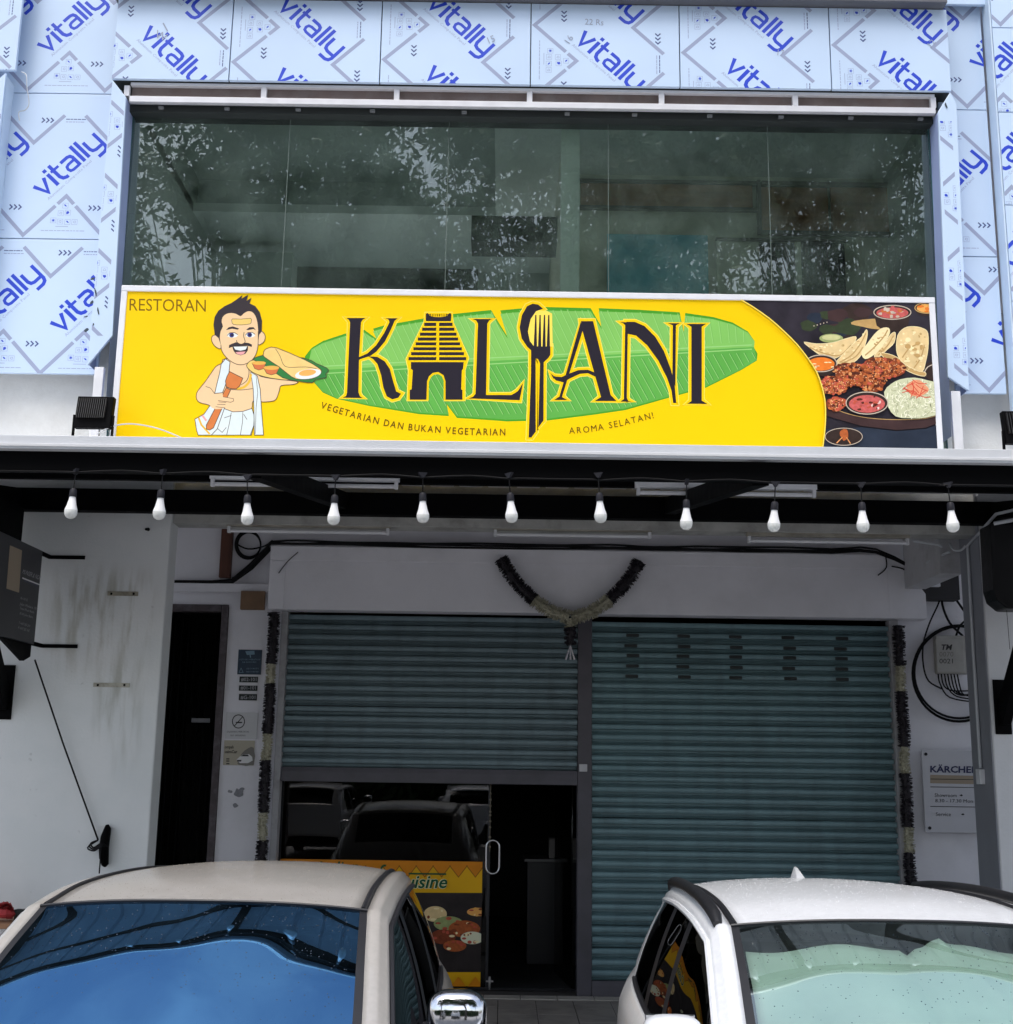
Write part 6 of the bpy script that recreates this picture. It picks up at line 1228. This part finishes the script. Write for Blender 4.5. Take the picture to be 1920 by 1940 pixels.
roof_beads(CL, -1.13, 4.9, 2600, 0.0, mat('dusty_bead', (0.30, 0.27, 0.23), 0.15, var=0.3, vs=50), 3); roof_beads(CR, 1.50, 4.9, 2200, -0.035, mat('white_bead', (0.72, 0.73, 0.76), 0.15, var=0.2, vs=50), 4)
M_drop = glass('rain_drop', (0.75, 0.8, 0.85), refl=0.1, ior=1.33)
drops('rain_drops', CL, -1.13, 4.9, 700, 0.0, mat('wet_speck', (0.03, 0.05, 0.08), 0.05, var=0), 1); drops('rain_drops', CR, 1.50, 4.9, 500, -0.035, mat('wet_speck', (0.03, 0.05, 0.08), 0.05, var=0), 2)
# folded sunshade behind the white car's windscreen
def shade(cx, cy_, dz, m, label):
    T, Wn, Rf, Bk = car_tables(dz, 1.0); st = cr(Wn, 8); st = [s for s in st if s[0] < -0.10]; mb = MB(); cols = 40; V = []
    for i, s in enumerate(st):
        for j in range(cols + 1):
            f = -0.93 + 1.86 * j / cols; x = s[2] * f; z = s[3] + (s[1] - s[3]) * (1 - abs(f) ** 2.4) - 0.035; y = s[0] - 0.06 * (1 - f * f) + 0.03
            fold = 0.012 * sin(f * 9 + i * 0.25) + 0.03 * math.exp(-((f - 0.15 - 0.02 * (len(st) - i)) / 0.05) ** 2); top = 0.015 * sin(f * 2.2) if i == len(st) - 1 else 0
            V.append((cx + x, cy_ + y + top - fold * 0.4, z + fold - (0.02 if abs(f) < 0.02 else 0)))
    n = cols + 1; mb.add(V, [(i * n + j, i * n + j + 1, (i + 1) * n + j + 1, (i + 1) * n + j) for i in range(len(st) - 1) for j in range(cols)])
    o = mb.build('windscreen_sunshade', m, base=(cx, cy_ - 0.5, 1.0), smooth=True, ang=80); tag(o, label, 'sunshade'); sm_ = o.modifiers.new('thick', 'SOLIDIFY'); sm_.thickness = 0.004; return o
shade(1.50, 4.9, -0.035, mat('pale_green_shade', (0.62, 0.69, 0.63), 0.55, var=0.14, vs=4, bump=0.3, bs=6), 'pale green crumpled sunshade behind the white car windscreen')

# two more cars across the road, mirrored faintly in the shopfront glass
def copy_tree(o, parent=None):
    c = o.copy(); COL.objects.link(c); c.parent = parent
    for ch in list(o.children): copy_tree(ch, c)
    return c
for src, x_, y_, lb in ((CL, -4.2, -8.0, 'champagne car across the road mirrored at the left of the shopfront glass'), (CR, -0.6, -9.5, 'white car across the road mirrored at the right of the shopfront glass')):
    c = copy_tree(src); c.location = (x_, y_, 0); c.rotation_euler = (0, 0, 0.03); c['label'] = lb; c['group'] = 'cars across the road'

# ------------------------------------------------------------------ trees across the road, mirrored in the glass; hedge added to darken the reflection
M_bark = mat('bark', (0.07, 0.055, 0.045), 0.9, var=0.3, vs=8, bump=0.6, bs=20); M_leaf = mat('leaf_green', (0.045, 0.085, 0.028), 0.55, var=0.35, vs=0.8)
def leaf_mesh(centres, sizes, rg):
    n = len(centres); c = np.asarray(centres); d = rg.normal(size=(n, 3)); d[:, 2] -= 0.2; d /= np.linalg.norm(d, axis=1)[:, None]
    a = np.cross(d, rg.normal(size=(n, 3))); a /= np.linalg.norm(a, axis=1)[:, None]; L = sizes[:, None]
    v = np.empty((n, 4, 3)); v[:, 0] = c; v[:, 1] = c + d * L * 0.45 + a * L * 0.19; v[:, 2] = c + d * L; v[:, 3] = c + d * L * 0.5 - a * L * 0.19
    me = bpy.data.meshes.new('crown'); me.vertices.add(n * 4); me.vertices.foreach_set('co', v.reshape(-1)); me.loops.add(n * 4); me.loops.foreach_set('vertex_index', np.arange(n * 4, dtype=np.int32)); me.polygons.add(n); me.polygons.foreach_set('loop_start', np.arange(0, n * 4, 4, dtype=np.int32)); me.polygons.foreach_set('loop_total', np.full(n, 4, dtype=np.int32)); me.update(calc_edges=True); return me
def tree(name, base, h, R_, zlo, n, label, seed, clumps=60, lean=0.0, leafs=0.2):
    rg = np.random.default_rng(seed); r = empty(name, base, label, 'tree', 'trees across the road seen in the window'); bxp = Vector(base); m = MB()
    tp = [Vector((0.25 * sin(i), 0.2 * cos(i * 1.3), zlo * i / 5)) + bxp for i in range(6)]; m.tube([tuple(p) for p in tp], [0.28 - 0.025 * i for i in range(6)], 10); C_ = []
    for k in range(clumps):
        a = rg.uniform(0, 2 * pi); q = math.sqrt(rg.random()); t = rg.random(); zz = zlo * 0.85 + (h - zlo * 0.85) * t; w = R_ * math.sin(pi * min(1, 0.25 + 0.72 * t)) ** 0.6
        e = bxp + Vector((cos(a) * q * w + lean * t, sin(a) * q * w * 0.7, zz)); C_.append(e)
        s_ = tp[-1] if zz > zlo else tp[-2]; mid = s_.lerp(e, 0.5) + Vector((0, 0, -0.25 * (e - s_).length * 0.3)); m.tube([tuple(s_), tuple(mid), tuple(e)], [0.05, 0.022, 0.006], 5)
    m.build('trunk', M_bark, r, smooth=True); per = n // clumps; P = []
    for e in C_: P.append(np.array(e)[None] + rg.normal(size=(per, 3)) * np.array([0.6, 0.6, 0.5]) * rg.uniform(0.7, 1.25))
    P = np.concatenate(P); hz = np.zeros(len(P))
    for (a_, b_, c_, w_) in ((1.1, 0.7, 0.3, 1.0), (0.55, -1.3, 2.0, 0.9), (1.9, 0.9, 4.0, 0.7), (-0.8, 1.9, 1.2, 0.6), (2.6, -2.1, 0.5, 0.35)): hz += w_ * np.sin(P[:, 0] * a_ + P[:, 2] * b_ + c_)
    P = P[hz + rg.normal(size=len(P)) * 0.25 < 1.3] - np.array(base); me = leaf_mesh(P, rg.uniform(0.6, 1.25, size=len(P)) * leafs, rg); me.materials.append(M_leaf); o = bpy.data.objects.new('crown', me); COL.objects.link(o); o.parent = r; return r
tree('shade_tree', (-5.2, -5.0, 0), 17.5, 4.8, 7.0, 60000, 'leafy shade tree mirrored in the left part of the upstairs window', 1, 150, leafs=0.24)
tree('shade_tree', (1.2, -6.0, 0), 18.0, 5.0, 7.0, 64000, 'leafy shade tree mirrored in the middle of the upstairs window', 2, 160, leafs=0.24)
tree('shade_tree', (7.4, -5.2, 0), 17.5, 4.8, 7.0, 60000, 'leafy shade tree mirrored in the right part of the upstairs window', 3, 150, leafs=0.24)
HG = empty('added_hedge', (0, -16, 0), 'added dark green hedge hiding bright sky in the shopfront reflection', 'hedge'); rg = np.random.default_rng(9)
P = np.stack([rg.uniform(-30, 30, 16000), rg.uniform(-0.8, 0.8, 16000), rg.uniform(0.05, 3.6, 16000) ** 1.0], 1); P[:, 2] *= 0.8 + 0.2 * np.sin(P[:, 0] * 0.9)
me = leaf_mesh(P, rg.uniform(0.35, 0.7, len(P)), rg); me.materials.append(M_leaf); o = bpy.data.objects.new('foliage', me); COL.objects.link(o); o.parent = HG; o['kind'] = 'stuff'
bx('hedge_core', mat('hedge_shade_green', (0.02, 0.035, 0.014), 0.9), HG, -30, 30, -16.5, -15.6, 0.05, 3.0)  # dark box added to close bright sky gaps in the mirrored hedge
m = MB()
for i in range(30): m.tube([(-29 + 2 * i, -16, 0), (-29 + 2 * i + 0.2, -16, 2.2)], [0.06, 0.02], 6)
m.build('stems', M_bark, HG)['kind'] = 'stuff'
